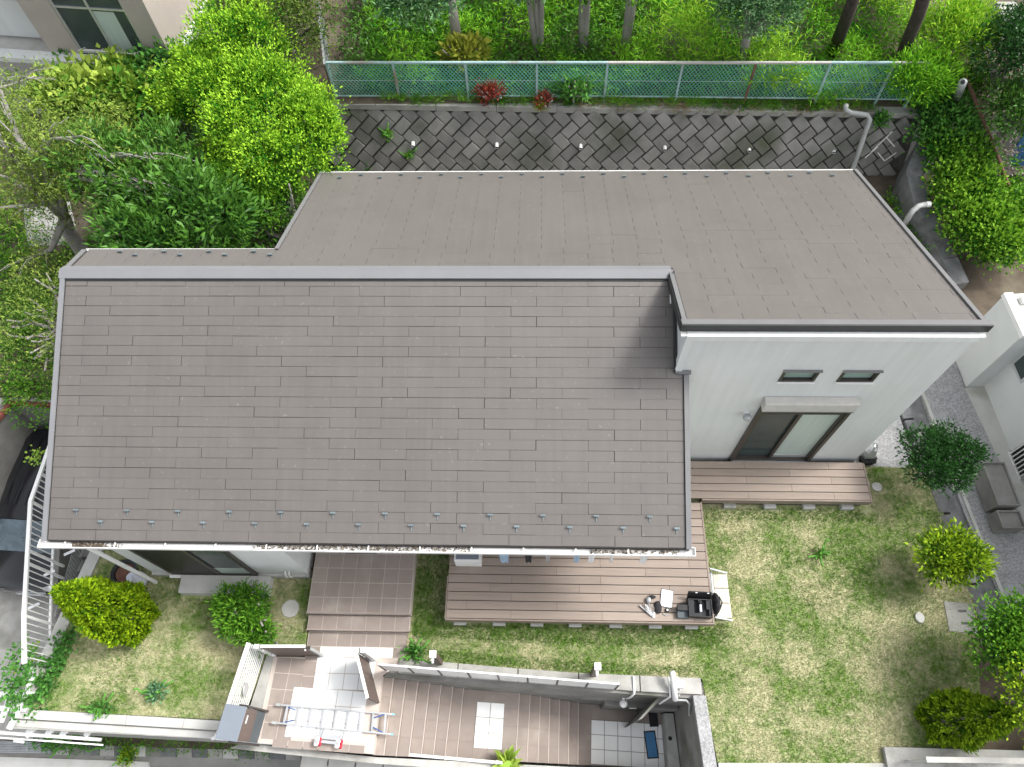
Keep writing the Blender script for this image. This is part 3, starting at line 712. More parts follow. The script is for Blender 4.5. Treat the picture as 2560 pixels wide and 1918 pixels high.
# stone step with three cream blocks at the right end of the deck
st = thing('garden_step', 'cream stone step of three blocks at the right end of the large deck', 'step', (3.75, 3.2, 0))
for k in range(3): MB().box(3.66, 3.96, 2.90 + k * .30, 3.19 + k * .30, 0, .19).build('stone_block', 'cream', st, bevel=.02)
for k in range(2): MB().box(3.56 + k * .05, 3.60 + k * .05, 2.95, 3.82, .20, .232).build('slat', 'steel', st, bevel=.003)
MB().bar((3.56, 3.84, .40), (3.95, 3.80, .20), .03, .05).build('side_rail', 'steel', st); MB().bar((3.56, 2.87, .40), (3.95, 2.85, .20), .03, .05).build('side_rail', 'steel', st)
# white concrete step before the left room
ls = thing('white_step', 'white concrete step below the dark shutter of the left room', 'step', (-6.5, 3.4, 0))
MB().box(-7.47, -5.58, 3.22, 3.595, -.05, .25).build('step_block', 'concrete_lt', ls, bevel=.012)

# entrance stair: landing, eight risers, half landing, seven risers, lower landing; lies in its own slightly turned frame
stair = thing('entrance_stair', 'brown tiled stair descending to the right with white tile patches on its landings', 'stair', (-2, 1, 0))
ROT = math.atan2(-.075, 1.0)
def sp(s, t, z):                                     # along the stair, across it
    o = Vector((-4.9, .55, 0)); return Vector((o.x + s * math.cos(ROT) - t * math.sin(ROT) + .02 * 0, o.y + s * math.sin(ROT) * 0 + t, z))
land = MB().slab([(-5.42, .47), (-3.08, .31), (-3.06, 1.72), (-2.62, 1.98), (-2.60, 2.54), (-4.67, 2.54), (-4.67, 2.03), (-5.33, 2.03)], -.3, -.012).build('landing', 'grout', stair)
tiles(land, 0, 0, 7, 1, -.012, .2985, .285, origin=(-4.66, 2.245, -.012))
tiles(land, 0, 0, 1, 3, -.012, .28, .285, origin=(-4.665, 1.39, -.012)); 
tiles(land, 0, 0, 2, 5, -.012, .2985, .30, origin=(-5.30, .53, -.012), rot=R(-2.5))
tiles(land, 0, 0, 7, 1, -.012, .30, .15, origin=(-5.36, .40, -.012), rot=R(-2.5), skip=lambda i, j: i == 0)
# white tile patch
tiles(land, 0, 0, 5, 1, -.012, .2985, .20, 'wtile', origin=(-4.38, 2.043, -.012), name='white_tile')
tiles(land, 0, 0, 5, 2, -.012, .2985, .30, 'wtile', origin=(-4.42, 1.44, -.012), rot=R(-.5), name='white_tile', skip=lambda i, j: i == 4)
tiles(land, 0, 0, 5, 3, -.012, .2985, .30, 'wtile', origin=(-4.84, .575, -.012), rot=R(-2.5), name='white_tile')
tiles(land, 0, 0, 1, 1, -.012, .2985, .20, 'tile', origin=(-2.89, 2.043, -.012))
# steps (x of each nosing at the wall side and at the rail side)
E1 = [(-3.09, -3.13), (-2.86, -2.91), (-2.63, -2.70), (-2.41, -2.48), (-2.19, -2.26), (-1.97, -2.04), (-1.74, -1.83), (-1.53, -1.60)]
E2 = [(-.34, -.40), (-.11, -.17), (.11, .06), (.32, .28), (.54, .50), (.76, .72), (.98, .94)]
def ywall(x): return 1.70 - .047 * (x + 3.1)
def yrail(x): return .30 - .012 * (x + 3.1)
def step_quad(xa, xb, z, t=.30, name='step'):
    # xa, xb = (x at wall, x at rail) of the front and back edge
    pts = [(xa[0], ywall(xa[0])), (xa[1], yrail(xa[1])), (xb[1], yrail(xb[1])), (xb[0], ywall(xb[0]))]
    pts = [pts[0], pts[3], pts[2], pts[1]][::-1]
    return pts
def tread(xa, xb, z, nt, nl=1):
    base = MB().prism([(p[0], p[1], z - .3) for p in step_quad(xa, xb, z)], (0, 0, .288)).build('step', 'tile', stair)
    for j in range(nt):
        for i in range(nl):
            f0, f1 = j / nt, (j + 1) / nt; g0, g1 = i / nl, (i + 1) / nl
            def pt(g, f):
                xw = xa[0] + (xb[0] - xa[0]) * g; xr = xa[1] + (xb[1] - xa[1]) * g
                return Vector((xw + (xr - xw) * f, ywall(xw) + (yrail(xr) - ywall(xw)) * f, 0))
            c = [pt(g0, f0), pt(g1, f0), pt(g1, f1), pt(g0, f1)]; m_ = sum(c, Vector()) / 4
            c = [m_ + (p - m_) * (1 - .0025 / max(.05, (p - m_).length)) for p in c]
            sub(MB().prism([(p.x, p.y, z - .012) for p in c], (0, 0, .012)), 'tile', 'tile', base)
    sub(MB().bar(Vector((xb[0], ywall(xb[0]), z + .001)), Vector((xb[1], yrail(xb[1]), z + .001)), .016, .014), 'nosing', 'grout', base)
    return base
RZ = .172
for i in range(7): tread(E1[i], E1[i + 1], -RZ * (i + 1), 4)
zm = -RZ * 8
hl = tread(E1[7], E2[0], zm, 4, 4)
for i in range(6): tread(E2[i], E2[i + 1], zm - .2 * (i + 1), 4)
zl = -2.85
ll = tread(E2[6], (3.10, 3.07), zl, 4, 7)
def slab_tiles(part, org, nx, ny, z, a, rot, material): tiles(part, 0, 0, nx, ny, z, a, a, material, rot, 'white_tile', origin=(org[0], org[1], z))
slab_tiles(hl, (-1.28, .50), 2, 3, zm + .002, .295, R(-2.6), 'wtile')
slab_tiles(ll, (1.24, .275), 6, 3, zl + .002, .30, R(-2.4), 'wtile')
for (nm, lb, x0, y0, dx, dy, rt, ma) in (('blue_mat', 'blue mat with a dark border on the white tiles of the lower landing', 2.50, .40, .26, .56, 5, 'bluemat'), ('black_mat', 'small black mat half on the white tiles of the lower landing', 2.60, 1.05, .20, .30, 3, 'black')):
    q = thing(nm, lb, 'mat', (x0, y0, zl)); RMx = Matrix.Rotation(R(rt), 3, 'Z')
    a = RMx @ Vector((dx, 0, 0)); b = RMx @ Vector((0, dy, 0))
    MB().frame((x0, y0, zl + .018), a, b, (0, 0, .008)).build('mat_border', 'black', q)
    if ma == 'bluemat': MB().frame(Vector((x0, y0, zl + .026)) + a * .1 + b * .05, a * .8, b * .9, (0, 0, .006)).build('mat_pile', ma, q)
    else: MB().frame(Vector((x0, y0, zl + .026)) + a * .08 + b * .06, a * .84, b * .88, (0, 0, .004)).build('mat_pile', 'blackcloth', q)

# retaining wall between the stair and the lawn with its coping, and the wall on the right
rw = thing('stair_wall', 'grey stained concrete wall holding the lawn above the stair', 'wall', (0, 1.7, 0))
xs = np.linspace(-3.0, 3.12, 8)
wmb = MB(); wmb.prism([(-3.05, ywall(-3.05), -3.1), (3.12, ywall(3.12), -3.1), (3.28, 1.77, -3.1), (.3, 1.83, -3.1), (-2.6, 2.02, -3.1)], (0, 0, 3.06)); wmb.build('wall_body', 'concrete_dk', rw)
cp = [(-2.85, 1.78), (-1.9, 1.70), (0, 1.60), (1.65, 1.49), (3.10, 1.47), (3.26, 1.77), (.3, 1.84), (-1.2, 1.92), (-2.55, 2.02)]
for k in range(5):
    def lerp_edge(f):
        xx = -2.75 + f * 6.0; lo = 1.77 - .053 * (xx + 2.85); hi = 2.03 - .062 * (xx + 2.6) if xx < .3 else 1.84 - .022 * (xx - .3)
        return xx, max(lo, 1.475), hi
    a_, b_ = lerp_edge(k / 5 + .0015), lerp_edge((k + 1) / 5 - .0015)
    MB().slab([(a_[0], a_[1]), (b_[0], b_[1]), (b_[0], b_[2]), (a_[0], a_[2])], -.04, .045).build('coping_slab', 'concrete', rw, bevel=.01)
MB().prism([(1.50, 1.40, -2.9), (3.05, 1.33, -2.9), (3.05, 1.62, -2.9), (1.45, 1.64, -2.9)], (0, 0, 1.3)).build('lower_ledge', 'concrete_dk', rw)
rw2 = thing('right_stair_wall', 'rough grey concrete wall on the right of the lower landing', 'wall', (3.25, 1, 0))
MB().prism([(3.14, .0, -3.1), (3.36, .0, -3.1), (3.30, 1.76, -3.1), (3.08, 1.46, -3.1)], (0, 0, 3.08)).build('wall_body', 'concrete_dk', rw2)
MB().prism([(3.16, -.1, -.02), (3.41, -.1, -.02), (3.31, 1.46, -.02), (3.06, 1.46, -.02)], (0, 0, .075)).build('coping_slab', 'gravel', rw2, bevel=.01)
MB().prism([(3.07, .0, -2.85), (3.13, .0, -2.85), (3.06, 1.30, -2.85), (2.86, 1.30, -2.85), (2.88, .0, -2.85)], (0, 0, .55)).build('gutter_bench', 'concrete', rw2)
bh = MB().tube([(2.95, .80, -2.30), (2.95, .80, -2.295)], .045, 12).build('drain_hole', 'black', rw2)

# white panel screen on that wall
ps = thing('panel_screen', 'white panel screen with dark joints on top of the stair wall', 'screen', (-.2, 1.65, 0))
p0, p1 = Vector((-2.98, 1.80, 0)), Vector((1.55, 1.535, 0)); pd = (p1 - p0); pn = Vector((-pd.y, pd.x, 0)).normalized()
N = 8
for k in range(N):
    a = p0 + pd * (k / N) + pd.normalized() * .018; b = p0 + pd * ((k + 1) / N) - pd.normalized() * .018
    MB().frame(a + Vector((0, 0, .08)), b - a, pn * .012, (0, 0, .85)).build('panel', 'white', ps)
for k in range(N + 1):
    a = p0 + pd * (k / N); MB().bar(a + pn * .006 + Vector((0, 0, .04)), a + pn * .006 + Vector((0, 0, .94)), .03, .03, (0, 1, 0)).build('post', 'bronze', ps)
MB().bar(p0 + pn * .006 + Vector((0, 0, .95)), p1 + pn * .006 + Vector((0, 0, .95)), .032, .02).build('top_rail', 'white', ps)

# slatted fence on the left of the landing
def P3(x, y, z): return Vector((x, y, z))
sf = thing('slat_fence', 'white topped metal slat fence left of the stair landing', 'fence', (-5.5, 1.3, 0))
f0, f1 = Vector((-5.47, 2.13, 0)), Vector((-5.72, .50, 0)); fd_ = f1 - f0; fn = Vector((-fd_.y, fd_.x, 0)).normalized()
MB().prism([(f0.x + .02, f0.y - .05, -.1), (f1.x + .02, f1.y, -.1), (f1.x + .33, f1.y - .02, -.1), (f0.x + .16, f0.y - .08, -.1)], (0, 0, .12)).build('fence_kerb', 'concrete', sf)
for k in range(10): MB().bar(f0 + P3(0, 0, .10 + k * .095), f1 + P3(0, 0, .10 + k * .095), .016, .022).build('slat', 'white', sf)
MB().bar(f0 + P3(0, 0, 1.06), f1 + P3(0, 0, 1.06), .07, .045).build('top_rail', 'white', sf)
for f in (.03, .17, .27, .62, .97): MB().bar(f0 + fd_ * f - fn * .035 + P3(0, 0, .0), f0 + fd_ * f - fn * .035 + P3(0, 0, 1.04), .045, .04, (0, 1, 0)).build('post', 'bronze', sf)
MB().ball((-5.53, 1.35, .62), .02, .13, .13, 14, 8).build('round_plate', 'alu', sf)
# gate: one leaf across, one leaf swung open beside the stair
def gate_leaf(label, a, b, h, thick, extra):
    g = thing('gate_leaf', label, 'gate', a, 'gate leaves at the stair landing'); a = Vector(a); b = Vector(b); d = b - a; n_ = Vector((-d.y, d.x, 0)).normalized()
    k = 5
    for i in range(k): MB().frame(a + d * (i / k) + d.normalized() * .002 + P3(0, 0, .08), d / k - d.normalized() * .004, n_ * thick, (0, 0, h - .10)).build('panel_board', 'gatebrown', g)
    MB().frame(a - n_ * .004 + P3(0, 0, h - .018), d, n_ * (thick + .014), (0, 0, .02)).build('top_cap', 'white', g)
    MB().frame(a - n_ * .004 + P3(0, 0, .05), d, n_ * (thick + .01), (0, 0, .03)).build('bottom_rail', 'bronze', g)
    for f in extra: MB().ball(a + d * f - n_ * .03 + P3(0, 0, h - .12), .02, .02, .035, 8, 5).build('handle', 'white', g)
    return g
gate_leaf('brown gate leaf with white top closed across the landing next to the slat fence', (-5.22, 2.045, 0), (-4.36, 2.06, 0), 1.1, .04, (.97,))
gate_leaf('brown gate leaf swung open beside the top of the stair', (-3.40, 1.98, 0), (-3.09, 1.19, 0), 1.1, .04, (.9, .97))
gp = thing('gate_post', 'slender grey gate post beside the closed brown leaf', 'post', (-4.31, 2.07, 0)); MB().box(-4.335, -4.285, 2.04, 2.09, 0, 1.02).build('shaft', 'pvc', gp, bevel=.004); MB().box(-4.34, -4.28, 2.035, 2.095, 1.02, 1.04).build('cap', 'bronze', gp)
gp = thing('gate_post', 'thick white and black gate post at the hinge of the open brown leaf', 'post', (-3.25, 2.02, 0)); MB().box(-3.30, -3.20, 1.98, 2.08, 0, 1.16).build('shaft', 'white', gp, bevel=.006); MB().box(-3.335, -3.302, 1.985, 2.075, 0, 1.08).build('channel', 'black', gp)
gp = thing('gate_post', 'short white gate post where the closed leaf meets the slat fence', 'post', (-5.30, 2.07, 0)); MB().box(-5.36, -5.26, 2.03, 2.11, 0, 1.08).build('shaft', 'white', gp, bevel=.006); MB().tube([(-5.22, 2.02, .25), (-5.22, 2.02, .34)], .02, 8).build('hinge', 'white', gp); MB().tube([(-5.22, 2.02, .85), (-5.22, 2.02, .93)], .02, 8).build('hinge', 'white', gp)

# parcel box at the corner of the landing
pbx = thing('parcel_box', 'brown parcel and mail box with blue grey lid at the corner of the landing', 'mailbox', (-5.45, .7, 0))
RB = Matrix.Rotation(R(-7), 3, 'Z')
def rb(x, y, z): v = RB @ Vector((x, y, 0)); return Vector((-5.45 + v.x, .74 + v.y, z))
def rbox(x0, x1, y0, y1, z0, z1): return MB().frame(rb(x0, y0, z0), RB @ Vector((x1 - x0, 0, 0)), RB @ Vector((0, y1 - y0, 0)), (0, 0, z1 - z0))
bd = rbox(-.20, .17, -.27, .27, .55, 1.18).build('box_body', 'gatebrown', pbx, bevel=.005); sub(rbox(.171, .178, .02, .16, .98, 1.02), 'mail_slot', 'white', bd)
rbox(-.22, .185, -.29, .29, 1.182, 1.21).build('lid', 'bluegrey', pbx, bevel=.006)
rbox(-.18, .16, -.27, .27, .06, .545).build('lower_panel', 'slategrey', pbx)
for y in (-.32, .285): rbox(.02, .19, y, y + .035, .0, 1.17).build('side_post', 'bronze', pbx)

# ladder lying on the landing and the roof roller hook
lad = thing('ladder', 'aluminium ladder lying across the landing and the first steps', 'ladder', (-4.2, .9, .02))
la0, la1, lb0, lb1 = (at(607, 1523, .10), at(846, 1543, .02), at(598, 1562, .10), at(843, 1586, .02))
for p, q in ((la0, la1), (lb0, lb1)):
    MB().bar(p, q, .028, .06).build('rail', 'alu', lad, bevel=.004)
    MB().bar(q, q + (q - p).normalized() * .06, .034, .06).build('end_cap', 'bluecyan', lad); MB().bar(p, p - (q - p).normalized() * .10, .05, .03).build('foot', 'pvc', lad)
for i in range(9):
    f = .06 + i * .111
    MB().bar(la0.lerp(la1, f), lb0.lerp(lb1, f), .034, .03).build('rung', 'alu', lad)
for p, o_ in ((la0, lb0), (lb0, la0)): MB().bar(p.lerp(la1 if p is la0 else lb1, .02), p.lerp(la1 if p is la0 else lb1, .14).lerp(o_.lerp(lb1 if p is la0 else la1, .14), .22), .018).build('brace', 'blueplastic', lad)
for p, o_ in ((la1, lb1), (lb1, la1)): MB().bar(p.lerp(la0 if p is la1 else lb0, .05), p.lerp(la0 if p is la1 else lb0, .17).lerp(o_.lerp(lb0 if p is la1 else la0, .17), .3), .02).build('brace', 'blueplastic', lad)
hk = thing('ladder_hook', 'metal ridge hook with four red and white wheels at the landing edge', 'tool', (-4.15, .45, 0))
h0, h1 = at(686, 1597, .12), at(731, 1602, .12)
ax = (h1 - h0).normalized(); ay = Vector((-ax.y, ax.x, 0))
for e in (h0, h1):
    for k in (0, 1):
        c = e - ay * (.07 * k) + ax * (.0)
        u_ = (ax * -.5 + P3(0, 0, .85)).normalized(); wv = MB().tube([c, c + u_ * .03], .052, 14).build('wheel', 'white', hk); sub(MB().tube([c + ax * .045 - u_ * .03, c + ax * .03 - u_ * .002], .052, 14), 'wheel_hub', 'red', wv)
    MB().bar(e + ax * .05 - ay * .02, e + ax * .08 + ay * .20, .03, .04).build('arm', 'steel', hk)
MB().bar(h0 + ay * .06, h1 + ay * .06, .09, .03).build('cross_plate', 'alu', hk); MB().bar(h0 - ay * .03, h1 - ay * .03, .05, .03).build('axle', 'alu', hk); MB().bar(h0 + ay * .02 + ax * .1, h1 + ay * .02 - ax * .05, .02, .02).build('clamp', 'black', hk)

# white pipe rail along the stair's street side, low parapet, street wall with slots
pr = thing('pipe_rail', 'white pipe handrail along the street side of the stair', 'handrail', (-4, .45, 0))
q0, q1 = Vector((-6.30, .53, .10)), at(1085, 1648, -1.0)
MB().tube([(-5.98, .88, .12), (-6.12, .62, .10), (-6.16, .52, .10), q0 + (q1 - q0) * .03, q1], .03, 10).build('rail', 'white', pr, smooth=True)
for f in (.02, .24, .43, .62, .80, .98):
    c = q0.lerp(q1, f); MB().tube([c + P3(0, 0, -.35), c + P3(0, 0, .0)], .022, 8).build('post', 'white', pr); MB().ball(c + P3(0, 0, .02), .042, n=10, k=6).build('knob', 'white', pr, smooth=True)
MB().ball((-5.97, .90, .13), .05, n=10, k=6).build('knob', 'white', pr, smooth=True)
pw = thing('stair_parapet', 'low concrete parapet below the white pipe handrail', 'wall', (-3, .35, 0))
pq_ = [(-5.95, .36, -.22), (-3.1, .16, -.28), (3.1, -.10, -2.6), (3.1, .15, -2.6), (-3.1, .27, -.28), (-5.7, .46, -.22)]
MB().add([(x, y, -3.1) for x, y, z in pq_] + pq_, [(5, 4, 3, 2, 1, 0), (6, 7, 10, 11), (7, 8, 9, 10), (0, 1, 7, 6), (1, 2, 8, 7), (2, 3, 9, 8), (3, 4, 10, 9), (4, 5, 11, 10), (5, 0, 6, 11)]).build('wall_body', 'concrete', pw)
sw = thing('street_wall', 'pale street wall of square slabs with short black slots', 'wall', (-2.5, .1, -1))
s0, s1 = at(652, 1628, -1.4), at(1130, 1672, -1.4)
for k in range(8):
    a = s0.lerp(s1, k / 8); b = s0.lerp(s1, (k + 1) / 8); d = b - a
    pnl = MB().frame(a + d * .01 + P3(0, -.6, -1.65), d * .98, (0, .575, 0), (0, 0, 1.65)).build('wall_slab', 'concrete_lt', sw, bevel=.006)
    sub(MB().frame(a + d * .97 + P3(0, -.17, .0005), d.normalized() * .014, (0, .085, 0), (0, 0, .004)), 'slot', 'black', pnl)
MB().bar(s0 + P3(0, .03, .02), s1 + P3(0, .03, .02), .05, .06).build('edge_strip', 'concrete_lt', sw)

# garden posts, stones, plates
for lb, (x, y) in (('brown garden light post with white square head standing nearer the gate', tuple(at(951, 1432, 0))[:2]), ('brown garden light post with white square head standing nearer the lower landing', tuple(at(1281, 1457, 0))[:2])):
    g = thing('light_post', lb, 'garden light', (x, y, 0), 'brown light posts along the stair wall')
    MB().box(x - .055, x + .055, y - .05, y + .05, -.05, 1.16).build('post', 'gatebrown', g, bevel=.006); MB().box(x - .062, x + .062, y - .07, y + .06, 1.162, 1.25).build('lamp_head', 'white', g, bevel=.006)
    MB().tube([(x - .01, y - .071, 1.14), (x - .01, y - .12, 1.14)], .03, 8).build('sensor', 'white', g); MB().ball((x - .01, y - .13, 1.08), .025, n=8, k=5).build('tap', 'white', g)
def stone(name, label, x, y, rx, ry, h, cat='stone', grp=None, jit=.06, material='concrete_lt'):
    n = 14; mb = MB(); rr = [1 + random.uniform(-jit, jit) for _ in range(n)]
    mb.slab([(x + rx * rr[i] * math.cos(2 * math.pi * i / n), y + ry * rr[i] * math.sin(2 * math.pi * i / n)) for i in range(n)], -.03, h)
    o = mb.build(name, material, bevel=.01); return tag(o, label, cat, grp)
stone('round_cover', 'round white concrete cover in the grass left of the porch', -5.12, 2.98, .185, .185, .03, 'cover', jit=.02)
stone('stepping_stone', 'small round stone nearest the corner of the small deck', 7.28, 5.87, .10, .09, .03, grp='stepping stones by the small deck')
stone('stepping_stone', 'small round stone right of its twin by the small deck', 7.52, 5.80, .115, .105, .03, grp='stepping stones by the small deck')
stone('white_stone', 'lone white stone lying in the grass near the right hand trees', 7.77, 3.0, .09, .11, .05)
gd = thing('drain_grate', 'concrete drain cover with two dark slots at the right edge of the lawn', 'drain cover', (8.6, 3.0, 0)); MB().slab([(8.30, 2.75), (8.85, 2.70), (8.9, 3.3), (8.34, 3.34)], -.1, .02).build('frame', 'concrete', gd, bevel=.01)
for y in (2.88, 3.12): sub(MB().box(8.58, 8.74, y, y + .05, .0205, .024), 'slot', 'black', gd.children[0])

# front retaining wall of the left lawn, kerb of the left lawn
fw = thing('front_wall', 'stained pale concrete front wall along the street side of the left lawn', 'wall', (-8, .8, 0))
MB().prism([(-10.35, .62, -3.1), (-5.75, .50, -3.1), (-5.70, .84, -3.1), (-10.25, .98, -3.1)], (0, 0, 3.03)).build('wall_body', 'concrete', fw)
for k in range(4):
    a = -10.3 + k * 1.15; f = lambda x: .965 - .032 * (x + 10.3)
    MB().slab([(a + .003, f(a) - .17), (a + 1.147, f(a + 1.147) - .17), (a + 1.147, f(a + 1.147)), (a + .003, f(a))], -.07, .05).build('coping_slab', 'concrete_lt', fw, bevel=.008)
MB().prism([(-10.3, .655, -.32), (-5.75, .50, -.32), (-5.75, .63, -.32), (-10.3, .78, -.32)], (0, 0, .27)).build('lower_ledge', 'concrete_lt', fw, bevel=.01)
kb = thing('lawn_kerb', 'concrete kerb wall along the left edge of the small lawn', 'kerb', (-9.7, 2.5, 0))
MB().prism([(-9.72, 4.15, -2.9), (-10.28, .93, -2.9), (-10.0, .93, -2.9), (-9.45, 4.15, -2.9)], (0, 0, 2.95)).build('kerb_body', 'concrete_lt', kb, bevel=.01)
MB().prism([(-9.72, 4.15, -.4), (-9.45, 4.15, -.4), (-9.05, 6.6, -.4), (-9.32, 6.6, -.4)], (0, 0, .45)).build('kerb_body', 'concrete_lt', kb, bevel=.01)
# outside stair going down between that kerb and the white fence
os_ = thing('side_stair', 'weathered concrete stair between the left kerb and the white fence', 'stair', (-10.1, 3, -1))
for i in range(13):
    y = 5.0 - i * .285; x = -9.95 - (5.0 - y) * .165 + .32; z = -.25 - i * .16
    MB().slab([(x - .62, y - .28), (x + .06, y - .28), (x + .11, y), (x - .57, y)], z - .6, z).build('step', 'concrete_dk', os_, bevel=.01)
MB().box(-10.7, -9.6, 5.0, 5.9, -.6, -.2).build('top_slab', 'concrete_dk', os_)
# front wall of the right lawn with a railing
fr = thing('right_front_wall', 'low pale concrete wall along the street side of the large lawn', 'wall', (6, .4, 0))
MB().prism([(3.42, .06, -3.1), (6.50, .12, -3.1), (6.50, .36, -3.1), (3.42, .30, -3.1)], (0, 0, 3.14)).build('wall_body', 'concrete_lt', fr, bevel=.01)
MB().prism([(6.503, .02, -3.1), (9.9, -.05, -3.1), (9.9, .62, -3.1), (6.503, .63, -3.1)], (0, 0, 3.22)).build('wall_body', 'concrete', fr, bevel=.01)
rr_ = thing('metal_railing', 'pale steel railing with thin bars on the right front wall', 'railing', (8, .25, 0))
b0, b1 = at(2000, 1641, .9), at(2230, 1644, .9)
MB().bar(b0, b1, .09, .05).build('top_rail', 'puttygrey', rr_); MB().bar(b0 + P3(0, 0, -.7), b1 + P3(0, 0, -.7), .03, .03).build('bottom_rail', 'puttygrey', rr_)
for i in range(16): MB().bar(b0.lerp(b1, i / 15), b0.lerp(b1, i / 15) + P3(0, 0, -.78), .018).build('bar', 'puttygrey', rr_)

# ================================================================ LEFT SIDE: fence, car, street
wf = thing('white_bar_fence', 'white metal fence of upright bars above the side stair', 'fence', (-10.4, 3, 0))
FP = [(-10.80, 6.6), (-10.80, 4.95), (-10.42, 3.63), (-10.12, 2.59), (-9.80, 1.70)]
def fline(p, q, z): return P3(*p, z), P3(*q, z)
for a, b in zip(FP[:-1], FP[1:]):
    MB().bar(*fline(a, b, .90), .075, .05).build('top_rail', 'white', wf); MB().bar(*fline(a, b, .02), .045, .045).build('bottom_rail', 'white', wf)
    d = (Vector(b) - Vector(a)); n = int(d.length / .125)
    for i in range(n):
        p = Vector(a) + d * (i / n); thick = (i % 8 == 0)
        MB().bar(P3(*p, -.02 if not thick else -.4), P3(*p, .88), .05 if thick else .018, .05 if thick else .018, (0, 1, 0)).build('post' if thick else 'bar', 'white', wf)
wm = thing('wire_mesh_panel', 'thin wire mesh panel hanging between the white fence and the left kerb', 'fence', (-9.9, 2.5, 0))
mw_ = MB(); A0, A1 = Vector((-10.05, 4.4, -.05)), Vector((-9.98, .95, -.1)); 
for i in range(36):
    p = A0.lerp(A1, i / 35); mw_.bar(p + P3(-.22, 0, -.55), p + P3(-.05, 0, .12), .006)
for k in range(9): mw_.bar(A0 + P3(-.22 + .17 * k / 8, 0, -.55 + .67 * k / 8), A1 + P3(-.22 + .17 * k / 8, 0, -.55 + .67 * k / 8), .006)
mw_.build('wire_mesh', 'wire', wm, kind='stuff')
for k, (x, y, z) in enumerate(((-10.25, 4.0, .05), (-10.55, 3.55, .05), (-10.62, 2.85, .1))):
    o = MB().frame((x, y, z), (.24, .10, .05), (-.03, .05, 0), (0, 0, .012)).build('white_strip', 'paper'); tag(o, ('white strip of torn tape tied under the eave corner of the bar fence', 'short white strip of tape half way along the bar fence', 'white rag on the top rail of the bar fence near the car bonnet')[k], 'tape')

# white steel frame of the carport gate, below the front wall
cf = thing('carport_structure', 'white steel frame with triangular brackets outside the front wall corner', 'gate frame', (-11, .6, -.4))
g0, g1 = at(-10, 1582, -.4), at(218, 1598, -.4)
MB().bar(g0, g1, .06, .06).build('front_beam', 'white', cf); MB().bar(g0 + P3(0, -.09, -.12), g1 + P3(0, -.09, -.12), .03, .05).build('lower_beam', 'white', cf)
for x in (62, 105, 138, 190):
    a, b = at(x + 18, 1548, -.15), at(x - 4, 1590, -.4); MB().bar(a, b, .10, .06).build('bracket', 'white', cf)
    MB().bar(b + P3(.02, .02, 0), a + P3(.24, -.04, -.02), .035, .05).build('brace', 'white', cf)
for a, b in (((-5, 1500), (75, 1500)), ((-5, 1530), (58, 1532)), ((58, 1425), (72, 1465)), ((72, 1462), (20, 1575)), ((22, 1505), (2, 1560))):
    MB().bar(at(*a, .2), at(*b, .1), .09, .06).build('frame_bar', 'white', cf)
for k in range(4):
    x = 30 + k * 42; MB().bar(at(x, 1600, -.6), at(x + 22, 1603, -.6), .05, .03).build('bolt_plate', 'white' if k % 2 == 0 else 'black', cf)

# car in the sunken parking bay, its walls with a red brick edge
bay = thing('parking_bay_wall', 'concrete wall with red brick edge round the sunken parking bay', 'wall', (-13, 7.8, -1))
MB().slab([(-13.05, 7.82), (-11.3, 7.72), (-11.3, 8.0), (-13.1, 8.12)], -3.1, -.2).build('back_wall', 'concrete_dk', bay)
MB().slab([(-13.05, 7.82), (-13.1, 8.12), (-14.8, 3.6), (-14.5, 3.5)], -3.1, -.2).build('side_wall', 'concrete_dk', bay)
MB().slab([(-11.05, 7.7), (-10.85, 7.7), (-10.85, 4.9), (-10.2, 2.5), (-10.35, 2.5), (-11.0, 4.9)], -3.1, -.35).build('side_wall', 'concrete_dk', bay)
MB().slab([(-13.12, 7.90), (-11.3, 7.80), (-11.3, 8.02), (-13.16, 8.14)], -.198, -.12).build('coping', 'concrete', bay)
MB().slab([(-13.10, 7.92), (-13.28, 8.02), (-15.0, 3.6), (-14.8, 3.5)], -.198, -.12).build('coping', 'concrete', bay)
for k in range(8): MB().slab([(-13.05 + k * .215, 7.80 - .012 * k), (-12.845 + k * .215, 7.79 - .012 * k), (-12.845 + k * .215, 7.895 - .012 * k), (-13.05 + k * .215, 7.905 - .012 * k)], -.26, -.16).build('brick', 'brick', bay)
for k in range(20):
    a = Vector((-13.06, 7.82)) + Vector((-1.45, -4.3)).normalized() * (k * .22); d = Vector((-1.45, -4.3)).normalized() * .205; n_ = Vector((.91, -.41)) * .10
    MB().slab([a, a + d, a + d + n_, a + n_], -.26, -.16).build('brick', 'brick', bay)
car = thing('parked_car', 'black minivan parked in the sunken bay behind the white fence', 'car', (-13.4, 5.7, -2.98))
CA = R(-14); car_rear = Vector((-11.47, 7.62, -2.98)); cdx = Vector((math.cos(CA), math.sin(CA), 0)); cdy = Vector((math.sin(CA), -math.cos(CA), 0))
def cpt(u, v, z): return car_rear + Vector((-.05, -.92, 0)) * v + Vector((-1, .05, 0)) * u + P3(0, 0, z)
def loft(secs, n_across):
    """secs: list of (v, [(u, z) ...]) outlines across the car"""
    mb = MB(); k = len(secs[0][1])
    for v, o in secs:
        for u, z in o: mb.v.append(tuple(cpt(u, v, z)))
    for i in range(len(secs) - 1):
        for j in range(k - 1): mb.f.append((i * k + j, i * k + j + 1, (i + 1) * k + j + 1, (i + 1) * k + j))
    mb.f.append(tuple(range(k))); mb.f.append(tuple(reversed(range((len(secs) - 1) * k, len(secs) * k)))); return mb
Wd = 1.72
